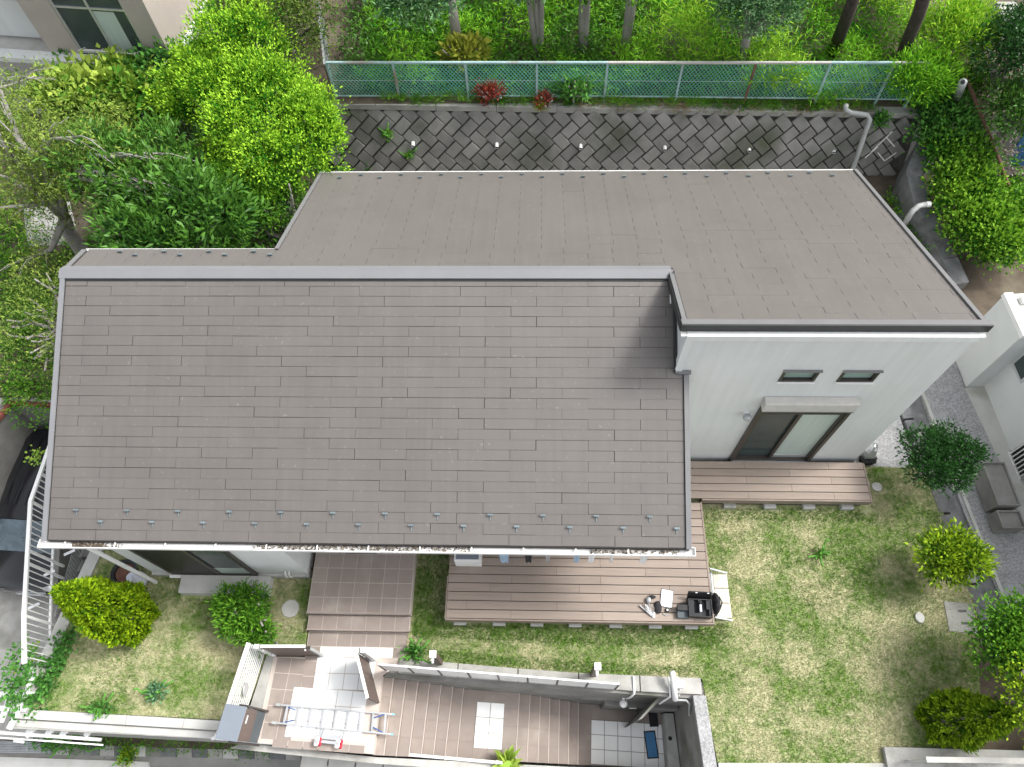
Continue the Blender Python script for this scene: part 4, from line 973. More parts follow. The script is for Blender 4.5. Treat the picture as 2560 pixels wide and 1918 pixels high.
def sec(top, belt, wt, wb=Wd, low=.25): 
    m_ = Wd / 2; return [(m_ - wb / 2, low), (m_ - wb / 2 - .02, .6), (m_ - wb / 2, belt), (m_ - wt / 2, top - .06), (m_ - wt / 2 + .12, top), (m_ + wt / 2 - .12, top), (m_ + wt / 2, top - .06), (m_ + wb / 2, belt), (m_ + wb / 2 + .02, .6), (m_ + wb / 2, low)]
body = loft([(0, sec(1.0, .9, 1.5, 1.6)), (.06, sec(1.72, 1.0, 1.34)), (.4, sec(1.84, 1.02, 1.40)), (1.6, sec(1.86, 1.02, 1.42)), (2.45, sec(1.80, 1.02, 1.38)), (2.65, sec(1.74, 1.02, 1.34)), (3.38, sec(1.16, 1.02, 1.50)), (4.05, sec(.98, .9, 1.52, 1.7)), (4.25, sec(.80, .72, 1.4, 1.6))], 0).build('body', 'carblack', car, smooth=True)
body.modifiers.new('e', 'EDGE_SPLIT').split_angle = R(40)
for k in range(5): sub(MB().bar(cpt(.36 + k * .25, .35, 1.868), cpt(.36 + k * .25, 2.3, 1.845), .02, .012), 'roof_rib', 'carblack', body)
mb = MB().add([cpt(.26, 2.68, 1.75), cpt(1.46, 2.68, 1.75), cpt(1.56, 3.36, 1.20), cpt(.16, 3.36, 1.20)], [(0, 1, 2, 3)])
mb.v = [(x, y, z + .012) for x, y, z in mb.v]; sub(mb, 'windscreen', 'carglass', body)
for u in (-.012, Wd + .012): sub(MB().add([cpt(u, .4, 1.05), cpt(u, 2.7, 1.05), cpt(u + (.12 if u < 1 else -.12), 2.5, 1.68), cpt(u + (.12 if u < 1 else -.12), .45, 1.72)], [(0, 1, 2, 3), (3, 2, 1, 0)]), 'side_window', 'carglass', body)
for u in (.22, 1.5): MB().ball(cpt(u, 4.14, .80), .16, .12, .08, 10, 6).build('headlight', 'chrome', car, smooth=True)
MB().bar(cpt(.3, 4.28, .62), cpt(1.42, 4.28, .62), .04, .12).build('grille', 'chrome', car); MB().bar(cpt(.55, 4.30, .45), cpt(1.17, 4.30, .45), .02, .14).build('number_plate', 'paper', car)
for u in (-.12, Wd + .12): MB().ball(cpt(u, 2.85, 1.18), .10, .07, .09, 8, 5).build('wing_mirror', 'carblack', car, smooth=True)
for u, v in ((.08, .8), (1.64, .8), (.08, 3.4), (1.64, 3.4)):
    c = cpt(u, v, .32); a = Vector((-1, .05, 0)) * .1; wl_ = MB().tube([c - a, c + a], .32, 16).build('wheel', 'black', car)
for k in range(3): sub(MB().bar(cpt(.2, 3.0 + .0 * k, 1.52 - k * .1), cpt(.9, 3.06, 1.45 - k * .08), .012, .01), 'wiper', 'black', body)

# street: soil strip, gutter slabs one by one, grating, pavement and asphalt
sheet('soil_strip', [(-11, .43), (-3.2, .16), (-3.2, .60), (-11, .74)], 'soil', -3.0)
gs = thing('street_gutter', 'row of worn concrete gutter slabs along the street below the front wall', 'gutter', (-7, .3, -3))
ga, gb_ = at(345, 1637, -2.98), at(650, 1650, -2.98); widths = [.36, .36, .40, .30, .33, .33, .30, .30, .36, .30, .33, .33]
f = 0; tot = sum(widths); gd_ = gb_ - ga
ga0, gb0 = at(115, 1607, -2.98), at(650, 1624, -2.98); gc0, gc1 = at(115, 1630, -2.98), at(650, 1642, -2.98)
for i in range(16):
    a, b = i / 16 + .001, (i + 1) / 16 - .001; dz = random.uniform(-.012, .012)
    ps_ = [ga0.lerp(gb0, a), ga0.lerp(gb0, b), gc0.lerp(gc1, b), gc0.lerp(gc1, a)]
    MB().prism([(p.x, p.y, p.z - .12 + dz) for p in reversed(ps_)], (0, 0, .12)).build('gutter_slab', ('concrete', 'concrete_dk', 'drain', 'concrete', 'drain')[i % 5] if i not in (5, 11) else 'concrete_lt', gs, bevel=.006)
gr = thing('street_grating', 'grey steel grating over the gutter at the driveway', 'grating', (-12, .3, -3))
for i in range(7):
    a = at(-10, 1603 + i * 3.6, -2.97); b = at(110, 1605 + i * 3.6, -2.97); MB().bar(a, b, .022, .03).build('bar', 'steel', gr)
for x in (-8, 58, 108): MB().bar(at(x, 1602, -2.975), at(x, 1627, -2.975), .02, .03).build('cross_bar', 'steel', gr)
sheet('pavement', [at(-30, 1634, -2.99), at(320, 1646, -2.99), at(330, 1700, -2.99), at(-30, 1700, -2.99)], 'concrete_lt', -2.99)
sheet('asphalt_road', [(-30, .10), (3, -.05), (3, -8), (-30, -8)], 'asphalt', -3.03)

# ================================================================ BACK: block wall, chain link fence
bw = thing('block_wall', 'grey retaining wall of slanting blocks laid in zigzag courses behind the house', 'wall', (2, 15.5, 0))
XB0, XB1 = -6.0, 10.25
def wz(x): return 1.86 - .03 * x                     # top of the wall falls to the right
BAT = Vector((0, .62, 1.75)).normalized(); BN = Vector((0, -BAT.z, BAT.y)); BASE = Vector((0, 15.20, .06))
MB().prism([(XB0, 15.23, -.1), (XB1, 15.23, -.1), (XB1, 15.82, wz(XB1) - .10), (XB0, 15.86, wz(XB0) - .10)], (0, .35, 0)).build('wall_core', 'wallback', bw)
MBW = Matrix((Vector((1, 0, 0)), BAT, BN)).transposed().to_4x4()
wq, Lq = .325, .465; pit = wq * math.sqrt(2); rowh = Lq / math.sqrt(2)
def block_mesh(sgn):
    a, b = (Lq - .03) / 2, (wq - .03) / 2; c = math.cos(R(45)); s_ = math.sin(R(45)) * sgn
    pts = [(-a, -b), (a, -b), (a, b), (-a, b)]; rot = lambda p: (p[0] * c - p[1] * s_, p[0] * s_ + p[1] * c)
    base = [rot(p) for p in pts]; top = [rot((p[0] * .955, p[1] * .93)) for p in pts]
    mb = MB().add([(*p, -.02) for p in base] + [(*p, .035) for p in base] + [(*p, .055) for p in top],
                  [(0, 1, 5, 4), (1, 2, 6, 5), (2, 3, 7, 6), (3, 0, 4, 7), (4, 5, 9, 8), (5, 6, 10, 9), (6, 7, 11, 10), (7, 4, 8, 11), (8, 9, 10, 11)])
    me = mb.mesh('block'); me.materials.append(M['wallblock']); return me
bms = {1: block_mesh(1), -1: block_mesh(-1)}
cand = []
slant = 1.86
for r in range(8):
    sgn = -1 if r % 2 == 0 else 1                      # from the top: \ then /
    for i in range(int((XB1 - XB0) / pit) + 1):
        x = XB0 + .2 + (i + (.0 if sgn < 0 else .0)) * pit + (pit / 2 if sgn > 0 else 0)
        top = (wz(x) - .06) / BAT.z
        cand.append((r, x, top - .20 - rowh * (r + .35), sgn))
cand.sort(key=lambda q: q[0]); nb = 0; restb = MB()
for r, x, s, sgn in cand:
    if s < -.3 or x > XB1 - .25: continue
    mw = Matrix.Translation(BASE + P3(x, 0, 0) + BAT * s + BN * random.uniform(-.012, .012)) @ MBW @ Matrix.Rotation(random.uniform(-.03, .03), 4, 'Z')
    if x > 8.85 and s > .2 and random.random() < .0: continue
    if nb < 300 and r < 8:
        o = bpy.data.objects.new('block', bms[sgn]); C.objects.link(o); o.parent = bw; o.matrix_parent_inverse = Matrix.Translation(-bw.location); o.matrix_basis = mw; nb += 1
    else:
        o0 = len(restb.v); me = bms[sgn]; restb.v += [tuple(mw @ v.co) for v in me.vertices]; restb.f += [tuple(i + o0 for i in p.vertices) for p in me.polygons]
restb.build('block', 'wallblock', bw, kind='stuff')
for k in range(10):                                   # cap course, in lengths
    xa = XB0 + k * (XB1 - XB0) / 10; xb = xa + (XB1 - XB0) / 10 - .012
    MB().prism([(xa, 15.74, wz(xa) - .16), (xb, 15.74, wz(xb) - .16), (xb, 16.0, wz(xb) - .16), (xa, 16.0, wz(xa) - .16)], (0, 0, .17)).build('cap_block', 'concrete', bw, bevel=.01)
lines = MB()
for a, b in (((9.15, .55), (9.55, 1.15)), ((9.3, .72), (9.05, .40)), ((9.45, .98), (9.75, .72)), ((9.35, .55), (9.62, .30)), ((9.5, 1.12), (9.25, 1.38)), ((9.6, .3), (9.85, .55))):
    lines.bar(BASE + P3(a[0], 0, 0) + BAT * a[1] + BN * .058, BASE + P3(b[0], 0, 0) + BAT * b[1] + BN * .058, .03, .012, BN)
lines.build('white_mortar', 'white', bw)
for i in range(6):
    x = -3.48 + 2.325 * i; z = .97 - .065 * i
    wp = thing('weep_pipe', 'white weep pipe in the block wall, ' + ('leftmost of the row', 'second from the left', 'third from the left', 'third from the right', 'second from the right', 'nearest the grey drain pipe')[i], 'pipe', (x, 15.4, z), 'weep pipes in the block wall')
    c = Vector((x, 15.44, z)); tb = MB(); d = Vector((0, -.14, -.02))
    tb.tube([c, c + d], .05, 12, cap=False); tb.build('pipe', 'white', wp, smooth=True); MB().tube([c + d * .8, c + d * .82], .044, 12).build('bore', 'black', wp)
# kerb curb on the right end and grey drain pipes
stp = thing('side_kerb_wall', 'bent grey concrete kerb wall between the right roof edge and the hillside', 'wall', (10, 13, 0))
KP = [at(1985, 300, 1.15), at(1957, 370, .9), at(1975, 440, .7), at(2005, 500, .5), at(2035, 560, .35), at(2060, 615, .25)]
for a, b in zip(KP[:-1], KP[1:]):
    d = (b - a); n_ = Vector((-d.y, d.x, 0)).normalized() * -.42
    if n_.x < 0: n_ = -n_
    MB().prism([a - P3(0, 0, 1.3), b - P3(0, 0, 1.3), b + n_ - P3(0, 0, 1.3), a + n_ - P3(0, 0, 1.3)], (0, 0, 1.3)).build('kerb_length', 'drain', stp, bevel=.01)
gp1 = tag(MB().tube([(8.02, 15.60, 2.0), (8.06, 15.58, 1.86), (8.20, 15.50, 1.82), (8.62, 15.45, 1.80), (8.70, 15.38, 1.72), (8.69, 14.95, .3), (8.69, 14.9, .0)], .065, 12).build('drain_pipe', 'pvc', smooth=True), 'grey drain pipe bending down the face of the block wall', 'pipe')
gp2 = tag(MB().tube([at(1950, 492, .3), at(1962, 470, .85), at(1972, 455, 1.0), at(1985, 445, 1.05), at(2000, 442, 1.05)], .07, 12).build('drain_pipe', 'pvc', smooth=True), 'grey drain pipe with a bend and white collar beside the right roof edge', 'pipe')
sub(MB().tube([at(2000, 442, 1.05), at(2009, 441, 1.05)], .075, 12), 'collar', 'white', gp2)
sp_ = thing('vent_stack', 'short weathered upright pipe standing in the ivy right of the fence', 'pipe', (10.4, 15.6, 1.2)); va, vb = at(2066, 212, 2.0), at(2080, 178, 2.95)
MB().tube([va, vb], .10, 14).build('pipe', 'steel', sp_, smooth=True); MB().tube([vb, vb + (vb - va).normalized() * .02], .055, 12).build('bore', 'black', sp_)
# chain link fence
cl = thing('chain_link_fence', 'long green chain link fence on the block wall with partly rusty top rail', 'fence', (2, 15.95, 2))
def ft(x): return 3.04 - .0115 * x
def fb(x): return 2.02 - .0115 * x - .012 * max(0, x - 2)
YFN = 15.98; FX = [-5.45, -3.74, -1.88, -.05, 1.75, 3.65, 5.49, 7.36, 8.95, 9.78]
for x in FX: MB().bar(P3(x, YFN, fb(x) - .2), P3(x, YFN, ft(x)), .055, .055, (0, 1, 0)).build('post', 'fencegreen' if abs(x - 5.49) > .1 else 'rust', cl)
for a, b in zip(FX[:-1], FX[1:]):
    MB().bar(P3(a + .001, YFN, ft(a) + .03), P3(b, YFN, ft(b) + .03), .055, .05).build('top_rail', 'fencegreen' if b < 3 or 8 < b < 9 else 'puttygrey', cl)
    MB().bar(P3(a, YFN, fb(a) + .02), P3(b, YFN, fb(b) + .02), .03, .03).build('bottom_rail', 'fencegreen', cl)
    MB().bar(P3(a, YFN - .01, (fb(a) + ft(a)) / 2), P3(b, YFN - .01, (fb(b) + ft(b)) / 2), .010).build('tension_wire', 'fencegreen', cl)
ch = MB(); cell = .098; x = FX[0] - 1.0
while x < FX[-1]:
    for sg in (1, -1):
        z0, z1 = fb(x) + .03, ft(x); H = z1 - z0; xa, xb = (x, x + H * .78) if sg > 0 else (x + H * .78, x)
        def clip(xa, za, xb, zb_):
            lo, hi = FX[0], FX[-1]
            def cut(p, q, X_): f = (X_ - p[0]) / (q[0] - p[0]); return (X_, p[1] + (q[1] - p[1]) * f)
            p, q = (xa, za), (xb, zb_)
            if max(xa, xb) < lo or min(xa, xb) > hi: return None
            for L_, cmp in ((lo, -1), (hi, 1)):
                if (p[0] - L_) * cmp > 0: p = cut(p, q, L_)
                if (q[0] - L_) * cmp > 0: q = cut(p, q, L_)
            return p, q
        pq = clip(xa, z0, xb, z1)
        if pq: ch.bar(P3(pq[0][0], YFN, pq[0][1]), P3(pq[1][0], YFN, pq[1][1]), .0115)
    x += cell
ch.build('chain_link', 'mesh_green', cl, kind='stuff')
se = thing('fence_end_post', 'lone pale fence post leaning at the right end of the chain link fence', 'post', (9.8, 15.95, 2)); MB().bar(P3(9.78, YFN, 1.5), P3(9.80, YFN, 2.95), .05, .05, (0, 1, 0)).build('post', 'fencegreen', se)
sfz = thing('side_fence', 'dark grey mesh fence running uphill from the left end of the green fence', 'fence', (-5.5, 17, 2))
a, b = Vector((-5.5, 15.98, 2.0)), Vector((-5.95, 18.2, 2.35)); smb = MB()
for i in range(26): p = a.lerp(b, i / 25); smb.bar(p, p + P3(0, 0, 1.05), .008)
for k in range(12): smb.bar(a + P3(0, 0, k * .095), b + P3(0, 0, k * .095), .008)
smb.build('wire_mesh', 'steel', sfz, kind='stuff'); MB().bar(a + P3(0, 0, 1.07), b + P3(0, 0, 1.07), .05).build('top_rail', 'steel', sfz)
for f in (.02, .5, 1): MB().bar(a.lerp(b, f), a.lerp(b, f) + P3(0, 0, 1.05), .05, .05, (0, 1, 0)).build('post', 'rust' if f < .1 else 'steel', sfz)

# ================================================================ NEIGHBOURS
nb1 = thing('neighbour_house', 'beige two storey house with dark window and white ledge beyond the left trees', 'house', (-13, 18, 0))
A = at(386, 152, 2.4); ang = R(-6.5); ux = Vector((math.cos(ang), math.sin(ang), 0)); uy = Vector((-math.sin(ang), math.cos(ang), 0))
def nf(u, v, z): return A + ux * u + uy * v + P3(0, 0, z - 2.4)
def nbox(u0, u1, v0, v1, z0, z1): return MB().frame(nf(u0, v0, z0), ux * (u1 - u0), uy * (v1 - v0), P3(0, 0, z1 - z0))
nbox(-9, -.30, .42, 8, 0, 2.28).build('lower_wall', 'concrete_lt', nb1)
nbox(-.95, -.30, .36, .5, 2.42, 6).build('wall', 'beige', nb1); nbox(-3.74, -2.98, .36, .5, 2.42, 6).build('wall', 'beige', nb1); nbox(-2.98, -.95, .36, .5, 5.2, 6).build('wall', 'beige', nb1)
nbox(-.42, -.30, .5, 8, 2.42, 6).build('wall', 'beige', nb1); nbox(-9, -3.74, .9, 1.05, 2.42, 6).build('wall', 'stucco', nb1); nbox(-3.88, -3.74, .36, .9, 2.42, 6).build('wall', 'beige', nb1)
nbox(-9, .02, .0, .36, 2.28, 2.42).build('ledge', 'stucco2', nb1); nbox(-.30, -.16, .36, 8, 2.28, 2.42).build('ledge', 'stucco2', nb1)
nbox(-9.2, .2, .2, 8.3, 6.0, 6.15).build('roof', 'slate', nb1)
wn_ = nbox(-2.98, -.95, .44, .47, 2.46, 5.2).build('window', 'glass', nb1)
for u in (-2.98, -2.0, -1.01): sub(nbox(u, u + .06, .40, .438, 2.46, 5.2), 'frame_bar', 'alu', wn_)
for z in (2.43, 3.78, 5.15): sub(nbox(-2.98, -.95, .395, .432, z, z + .05), 'frame_bar', 'alu', wn_)
sub(nbox(-1.94, -1.35, .43, .439, 2.5, 3.72), 'curtain', 'curtain', wn_)
rl = MB()
rl.bar(nf(-2.75, .10, 2.75), nf(-1.15, .10, 2.75), .02); rl.bar(nf(-2.75, .3, 2.62), nf(-1.15, .3, 2.62), .02)
for u in (-2.75, -2.2, -1.65, -1.15): rl.bar(nf(u, .10, 2.43), nf(u, .10, 2.76), .018, None, (0, 1, 0)); rl.bar(nf(u, .10, 2.75), nf(u, .38, 2.62), .018)
rl.build('window_rail', 'white', nb1); MB().ball(nf(-1.25, .30, 4.6), .08).build('vent_hood', 'white', nb1, smooth=True)

nb2 = thing('white_house', 'white walled neighbour house with barred window at the right edge', 'house', (11.5, 6, 0))
dn = Vector((.16, -2.26, 0)).normalized(); de = Vector((-dn.y, dn.x, 0)); de = de if de.x > 0 else -de
B0 = Vector((10.16, 8.34, -.1)); B1 = Vector((10.58, 8.42, -.1))
def wb(o, u0, u1, v0, v1, z0, z1): return MB().frame(o + dn * u0 + de * v0 + P3(0, 0, z0), dn * (u1 - u0), de * (v1 - v0), P3(0, 0, z1 - z0))
HB = 2.30
wb(B0, -1.04, 0, 0, 4, 0, HB).build('wall', 'stucco2', nb2); wb(B0, -1.06, .04, -.04, .16, HB, HB + .12).build('parapet', 'white', nb2, bevel=.01); wb(B0, -1.06, .04, .16, 4, HB, HB + .05).build('balcony_floor', 'concrete_lt', nb2)
MB().tube([B0 + dn * -.85 + de * .25 + P3(0, 0, HB + .10), B0 + dn * -.85 + de * .55 + P3(0, 0, HB + .12)], .09, 12).build('bracket', 'white', nb2)
wb(B1, .01, 9, .0, 6, .05, 3.3).build('wall', 'stucco', nb2); wb(B1, .01, 9, -.03, 6, -.1, .048).build('foundation', 'concrete', nb2)
wnb = wb(B1, .08, .60, -.02, .01, 1.22, 1.95).build('window', 'alu', nb2); sub(wb(B1, .14, .54, -.026, -.021, 1.29, 1.88), 'pane', 'glass', wnb)
wnb = wb(B1, 1.74, 2.42, -.03, .01, .08, .85).build('window', 'alu', nb2); sub(wb(B1, 1.79, 2.37, -.036, -.031, .13, .80), 'pane', 'black', wnb)
for k in range(7): sub(MB().bar(B1 + dn * (1.80 + k * .093) - de * .06 + P3(0, 0, .09), B1 + dn * (1.80 + k * .093) - de * .06 + P3(0, 0, .84), .022, .02, (0, 1, 0)), 'grille_bar', 'white', wnb)
for z in (.10, .82): sub(MB().bar(B1 + dn * 1.75 - de * .06 + P3(0, 0, z), B1 + dn * 2.41 - de * .06 + P3(0, 0, z), .03), 'grille_bar', 'white', wnb)
sheet('neighbour_path', [(10.12, 8.3), (10.6, 8.45), (10.95, 2.2), (10.45, 2.2), (10.42, 6.2)], 'concrete_lt', -.01)
# planters by that wall
pl_ = thing('long_planter', 'long weathered concrete trough by the white neighbour wall', 'planter', (9.9, 5.7, 0))
def trough(o, x0, x1, y0, y1, z, t, material, skew=0.0):
    mb = MB()
    for a in ((x0, x0 + t, y0, y1), (x1 - t, x1, y0, y1), (x0 + t, x1 - t, y0, y0 + t), (x0 + t, x1 - t, y1 - t, y1)): mb.box(a[0], a[1], a[2], a[3], 0, z)
    mb.v = [(x + skew * (y - y0), y, zz) for x, y, zz in mb.v]
    mb.build('trough_wall', material, o)
    s_ = MB().box(x0 + t, x1 - t, y0 + t, y1 - t, 0, z - .06); s_.v = [(x + skew * (y - y0), y, zz) for x, y, zz in s_.v]; s_.build('soil_fill', 'planterm', o)
trough(pl_, 9.72, 10.20, 5.24, 6.22, .50, .03, 'planterm', -.06)
pl2 = thing('small_planter', 'small square concrete trough at the foot of the long one', 'planter', (9.9, 4.9, 0)); trough(pl2, 9.74, 10.22, 4.78, 5.16, .40, .03, 'planterm', -.06)

# ================================================================ THINGS ON AND ROUND THE DECK
z0 = .452
tb = thing('white_tablet', 'white board lying on the deck left of the black cases', 'tablet', (2.63, 3.22, z0)); TR = Matrix.Rotation(R(-10), 3, 'Z')
def rel(c, r_, x, y, z): v = r_ @ Vector((x, y, 0)); return Vector((c[0] + v.x, c[1] + v.y, z))
def rfr(c, r_, x0, x1, y0, y1, za, zb_): return MB().frame(rel(c, r_, x0, y0, za), r_ @ Vector((x1 - x0, 0, 0)), r_ @ Vector((0, y1 - y0, 0)), P3(0, 0, zb_ - za))
c_ = (2.63, 3.21); rfr(c_, TR, -.125, .125, -.18, .18, z0, z0 + .012).build('back_shell', 'black', tb, bevel=.003); rfr(c_, TR, -.115, .115, -.168, .168, z0 + .0125, z0 + .016).build('sheet', 'paper', tb)
cs_ = thing('drone_case', 'open black drone case with foam inlay at the corner of the deck', 'case', (3.24, 3.02, z0)); I3 = Matrix.Rotation(R(-2), 3, 'Z'); c_ = (3.245, 3.0)
for a in ((-.23, .23, -.17, -.155), (-.23, .23, .155, .17), (-.23, -.215, -.155, .155), (.215, .23, -.155, .155)): rfr(c_, I3, *a, z0, z0 + .20).build('case_wall', 'black', cs_)
rfr(c_, I3, -.214, .214, -.154, .154, z0, z0 + .10).build('foam_inlay', 'foam', cs_)
for a in ((-.214, -.12, -.154, .154), (-.03, .03, -.154, .154), (.12, .214, -.02, .154), (.17, .214, -.154, -.02), (-.12, -.03, -.154, -.10)): rfr(c_, I3, *a, z0 + .101, z0 + .18).build('foam_wall', 'foam', cs_)
rfr(c_, I3, -.022, .022, -.08, .06, z0 + .181, z0 + .23).build('drone_body', 'fabric_w', cs_, bevel=.01); MB().ball(rel(c_, I3, 0, .09, z0 + .2), .035).build('camera_ball', 'black', cs_)
ld_ = MB().frame(rel(c_, I3, -.23, .172, z0 + .02), I3 @ Vector((.46, 0, 0)), Vector((0, .10, .26)), Vector((0, .03, -.012))).build('lid', 'black', cs_)
for x in (-.1, .13): rfr(c_, I3, x, x + .04, .262, .275, z0 + .25, z0 + .30).build('latch', 'alu', cs_)
bx_ = thing('black_box', 'small black box left of the open drone case', 'box', (2.92, 2.96, z0)); rfr((2.915, 2.95), I3, -.115, .115, -.13, .10, z0, z0 + .10).build('box_body', 'slategrey', bx_, bevel=.008); rfr((2.915, 2.95), I3, -.12, .12, .0, .115, z0 + .101, z0 + .17).build('box_lid', 'black', bx_, bevel=.006)
bg_ = thing('black_bag', 'black ribbed soft bag standing on the cream step beside the drone case', 'bag', (3.66, 3.12, .2))
MB().ball((3.60, 3.13, .42), .085, .22, .24, 14, 9, .03).build('bag_body', 'blackcloth', bg_, smooth=True); MB().tube([(3.66, 3.02, .55), (3.69, 3.12, .60), (3.66, 3.24, .55)], .014, 6).build('handle', 'black', bg_)
for y in (3.03, 3.13, 3.23): MB().tube([(3.675, y, .28), (3.69, y, .42), (3.65, y, .60)], .01, 6).build('strap', 'foam', bg_)
po = thing('black_pouch', 'flat black pouch between the cables and the white board', 'pouch', (2.45, 3.02, z0)); MB().ball((2.44, 3.03, z0 + .03), .075, .13, .035, 14, 7).build('pouch_body', 'blackcloth', po, smooth=True)
cb = thing('cable_tangle', 'tangle of white and grey cables at the left of the gear', 'cable', (2.25, 3.0, z0)); rg = random.Random(4)
for k in range(9):
    a = Vector((2.20 + rg.uniform(-.05, .05), 3.10 + rg.uniform(-.04, .04), z0 + .02)); b = Vector((2.33 + rg.uniform(-.06, .05), 2.88 + rg.uniform(-.03, .06), z0 + .02)); md = a.lerp(b, .5) + P3(rg.uniform(-.08, .08), rg.uniform(-.04, .04), rg.uniform(.01, .05))
    MB().tube([a, a.lerp(md, .5) + P3(rg.uniform(-.02, .02), 0, .015), md, md.lerp(b, .5), b], .006, 6).build('cable', 'paper' if k % 2 else 'steel', cb)
MB().bar((2.08, 3.06, z0 + .03), (2.30, 2.86, z0 + .03), .02, .03).build('gimbal_arm', 'steel', cb); MB().bar((2.34, 2.83, z0 + .02), (2.35, 2.93, z0 + .02), .045, .03).build('plug', 'paper', cb); MB().ball((2.26, 3.17, z0 + .05), .05, .06, .05).build('grey_hood', 'pvc', cb, smooth=True)
MB().ball((2.33, 3.23, z0 + .03), .075, .04, .035, jit=.15).build('black_strap', 'blackcloth', cb)
sm_ = thing('small_camera', 'tiny round camera with short strap on the deck edge by the black pouch', 'camera', (2.62, 2.96, z0)); MB().lathe((2.62, 2.98, z0), [(.04, 0), (.045, .02), (.035, .045)], 14).build('camera_body', 'black', sm_); MB().lathe((2.62, 2.98, z0 + .046), [(.022, 0), (.02, .008)], 12).build('lens', 'paper', sm_); MB().tube([(2.53, 2.92, z0 + .012), (2.58, 2.88, z0 + .012), (2.65, 2.89, z0 + .012)], .012, 6).build('strap', 'pvc', sm_)
# under the eave: a white box and laundry on a line
ub = thing('white_basin', 'white rectangular box under the eave at the left end of the deck', 'box', (-1.35, 3.4, .45)); 
MB().box(-1.66, -1.12, 3.80, 4.1, .452, .90).build('box_body', 'white', ub, bevel=.01); MB().box(-1.62, -1.16, 3.83, 4.07, .901, .91).build('lid_inset', 'bluegrey', ub)
ln = tag(MB().tube([(-.9, 3.74, 2.25), (2.3, 3.74, 2.25)], .012, 6).build('laundry_pole', 'steel'), 'thin steel laundry pole hung under the front eave', 'pole')
def cloth(label, x, ww, hh, material, seed):
    rg = random.Random(seed); mb = MB(); nx, nz = 5, 5
    for sgn in (0, 1):
        for j in range(nz + 1):
            for i in range(nx + 1):
                mb.v.append((x + ww * (i / nx - .5) * (1 + .15 * math.sin(j)), 3.72 - .03 * j / nz + sgn * .012 + .015 * math.sin(i * 2 + seed), 2.24 - hh * j / nz))
    for sgn in (0, 1):
        o = sgn * (nx + 1) * (nz + 1)
        for j in range(nz):
            for i in range(nx):
                q = (o + j * (nx + 1) + i, o + j * (nx + 1) + i + 1, o + (j + 1) * (nx + 1) + i + 1, o + (j + 1) * (nx + 1) + i); mb.f.append(q if sgn else q[::-1])
    t_ = tag(mb.build('laundry', material, smooth=True), label, 'laundry', 'laundry under the eave')
cloth('pale blue and white laundry with hanging straps, leftmost under the eave', -.62, .18, 1.02, 'fabric_b', 1); cloth('black laundry item hanging under the eave', -.15, .13, .97, 'blackcloth', 2)
cloth('small grey white laundry piece between the black one and the blue one', .22, .08, .93, 'pvc', 3); cloth('pale blue laundry piece in the middle of the line', .78, .12, .92, 'fabric_b', 4); cloth('white laundry piece right of the blue one', 1.06, .12, .91, 'paper', 5)
cloth('tiny white laundry clip piece second from the right', 1.44, .05, .88, 'paper', 6); cloth('white laundry piece rightmost under the eave', 2.05, .12, .93, 'paper', 7)
# pot with covered plants behind the golden conifer
cvp = thing('covered_pot', 'brown pot ring with white crumpled sheet beside the downpipe', 'pot', (-8.6, 3.6, 0))
MB().lathe((-8.72, 3.62, 0), [(.20, 0), (.26, .25), (.28, .27), (.22, .24), (.20, .2)], 18).build('pot', 'black', cvp); MB().lathe((-8.72, 3.62, .21), [(.2, 0), (.05, .02)], 14).build('soil_fill', 'terracotta', cvp); MB().ball((-8.42, 3.50, .20), .22, .16, .22, 14, 9, .12).build('crumpled_sheet', 'fabric_w', cvp, smooth=True)
wr = thing('wrapped_bundle', 'silver wrapped bundle at the right corner of the tall wing', 'bundle', (7.35, 6.5, 0)); MB().ball((7.38, 6.55, .32), .16, .20, .34, 12, 8, .16).build('silver_sheet', 'alu', wr); MB().ball((7.42, 6.42, .10), .20, .14, .12, 10, 6, .1).build('dark_base', 'black', wr)
# services on the stair wall: pipes, box, ball lamp, number sign
sv = thing('service_pipes', 'white service pipes and small meter box climbing over the stair wall', 'pipe', (2.1, 1.6, 0))
MB().tube([at(1452, 1450, .35), at(1455, 1470, .30), at(1459, 1512, .0)], .055, 12).build('thick_pipe', 'white', sv, smooth=True)
MB().tube([at(1443, 1462, .15), at(1446, 1478, .14), at(1448, 1505, .0), at(1425, 1520, -.5)], .02, 8).build('thin_pipe', 'white', sv)
MB().tube([at(1462, 1462, .15), at(1469, 1474, .15), at(1470, 1495, .0), at(1463, 1507, -.1)], .02, 8).build('thin_pipe', 'white', sv)
bxp = at(1470, 1478, .20); MB().box(bxp.x - .07, bxp.x + .07, bxp.y - .07, bxp.y + .07, .06, .22).build('meter_box', 'white', sv, bevel=.008)
MB().tube([at(1461, 1512, -.02), at(1482, 1513, -.05), at(1489, 1520, -.1), at(1489, 1545, -.6)], .02, 8).build('thin_pipe', 'pvc', sv)
cv = tag(MB().tube([at(1368, 1461, .06), at(1369, 1470, .07), at(1370, 1498, .05), at(1362, 1506, -.3), at(1354, 1509, -.6)], .022, 8).build('conduit', 'white', smooth=True), 'thin white conduit crossing the coping towards the ball lamp', 'pipe')
bl = thing('ball_lamp', 'white ball lamp on a bracket on the wall over the lower landing', 'lamp', (1.5, 1.4, -1)); bc = at(1347, 1520, -1.0); MB().ball(bc, .085, n=14, k=9).build('globe', 'white', bl, smooth=True); MB().tube([bc + P3(-.02, .25, .1), bc + P3(0, .08, .06)], .035, 8).build('bracket', 'white', bl); MB().lathe((bc.x - .02, bc.y + .22, bc.z + .06), [(.06, 0), (.06, .05)], 12).build('base_plate', 'white', bl)
ns = tag(MB().box(1.98, 2.12, 1.30, 1.32, -1.35, -1.28).build('name_plate', 'white'), 'small blank white plate on the dark wall over the lower landing', 'plate')
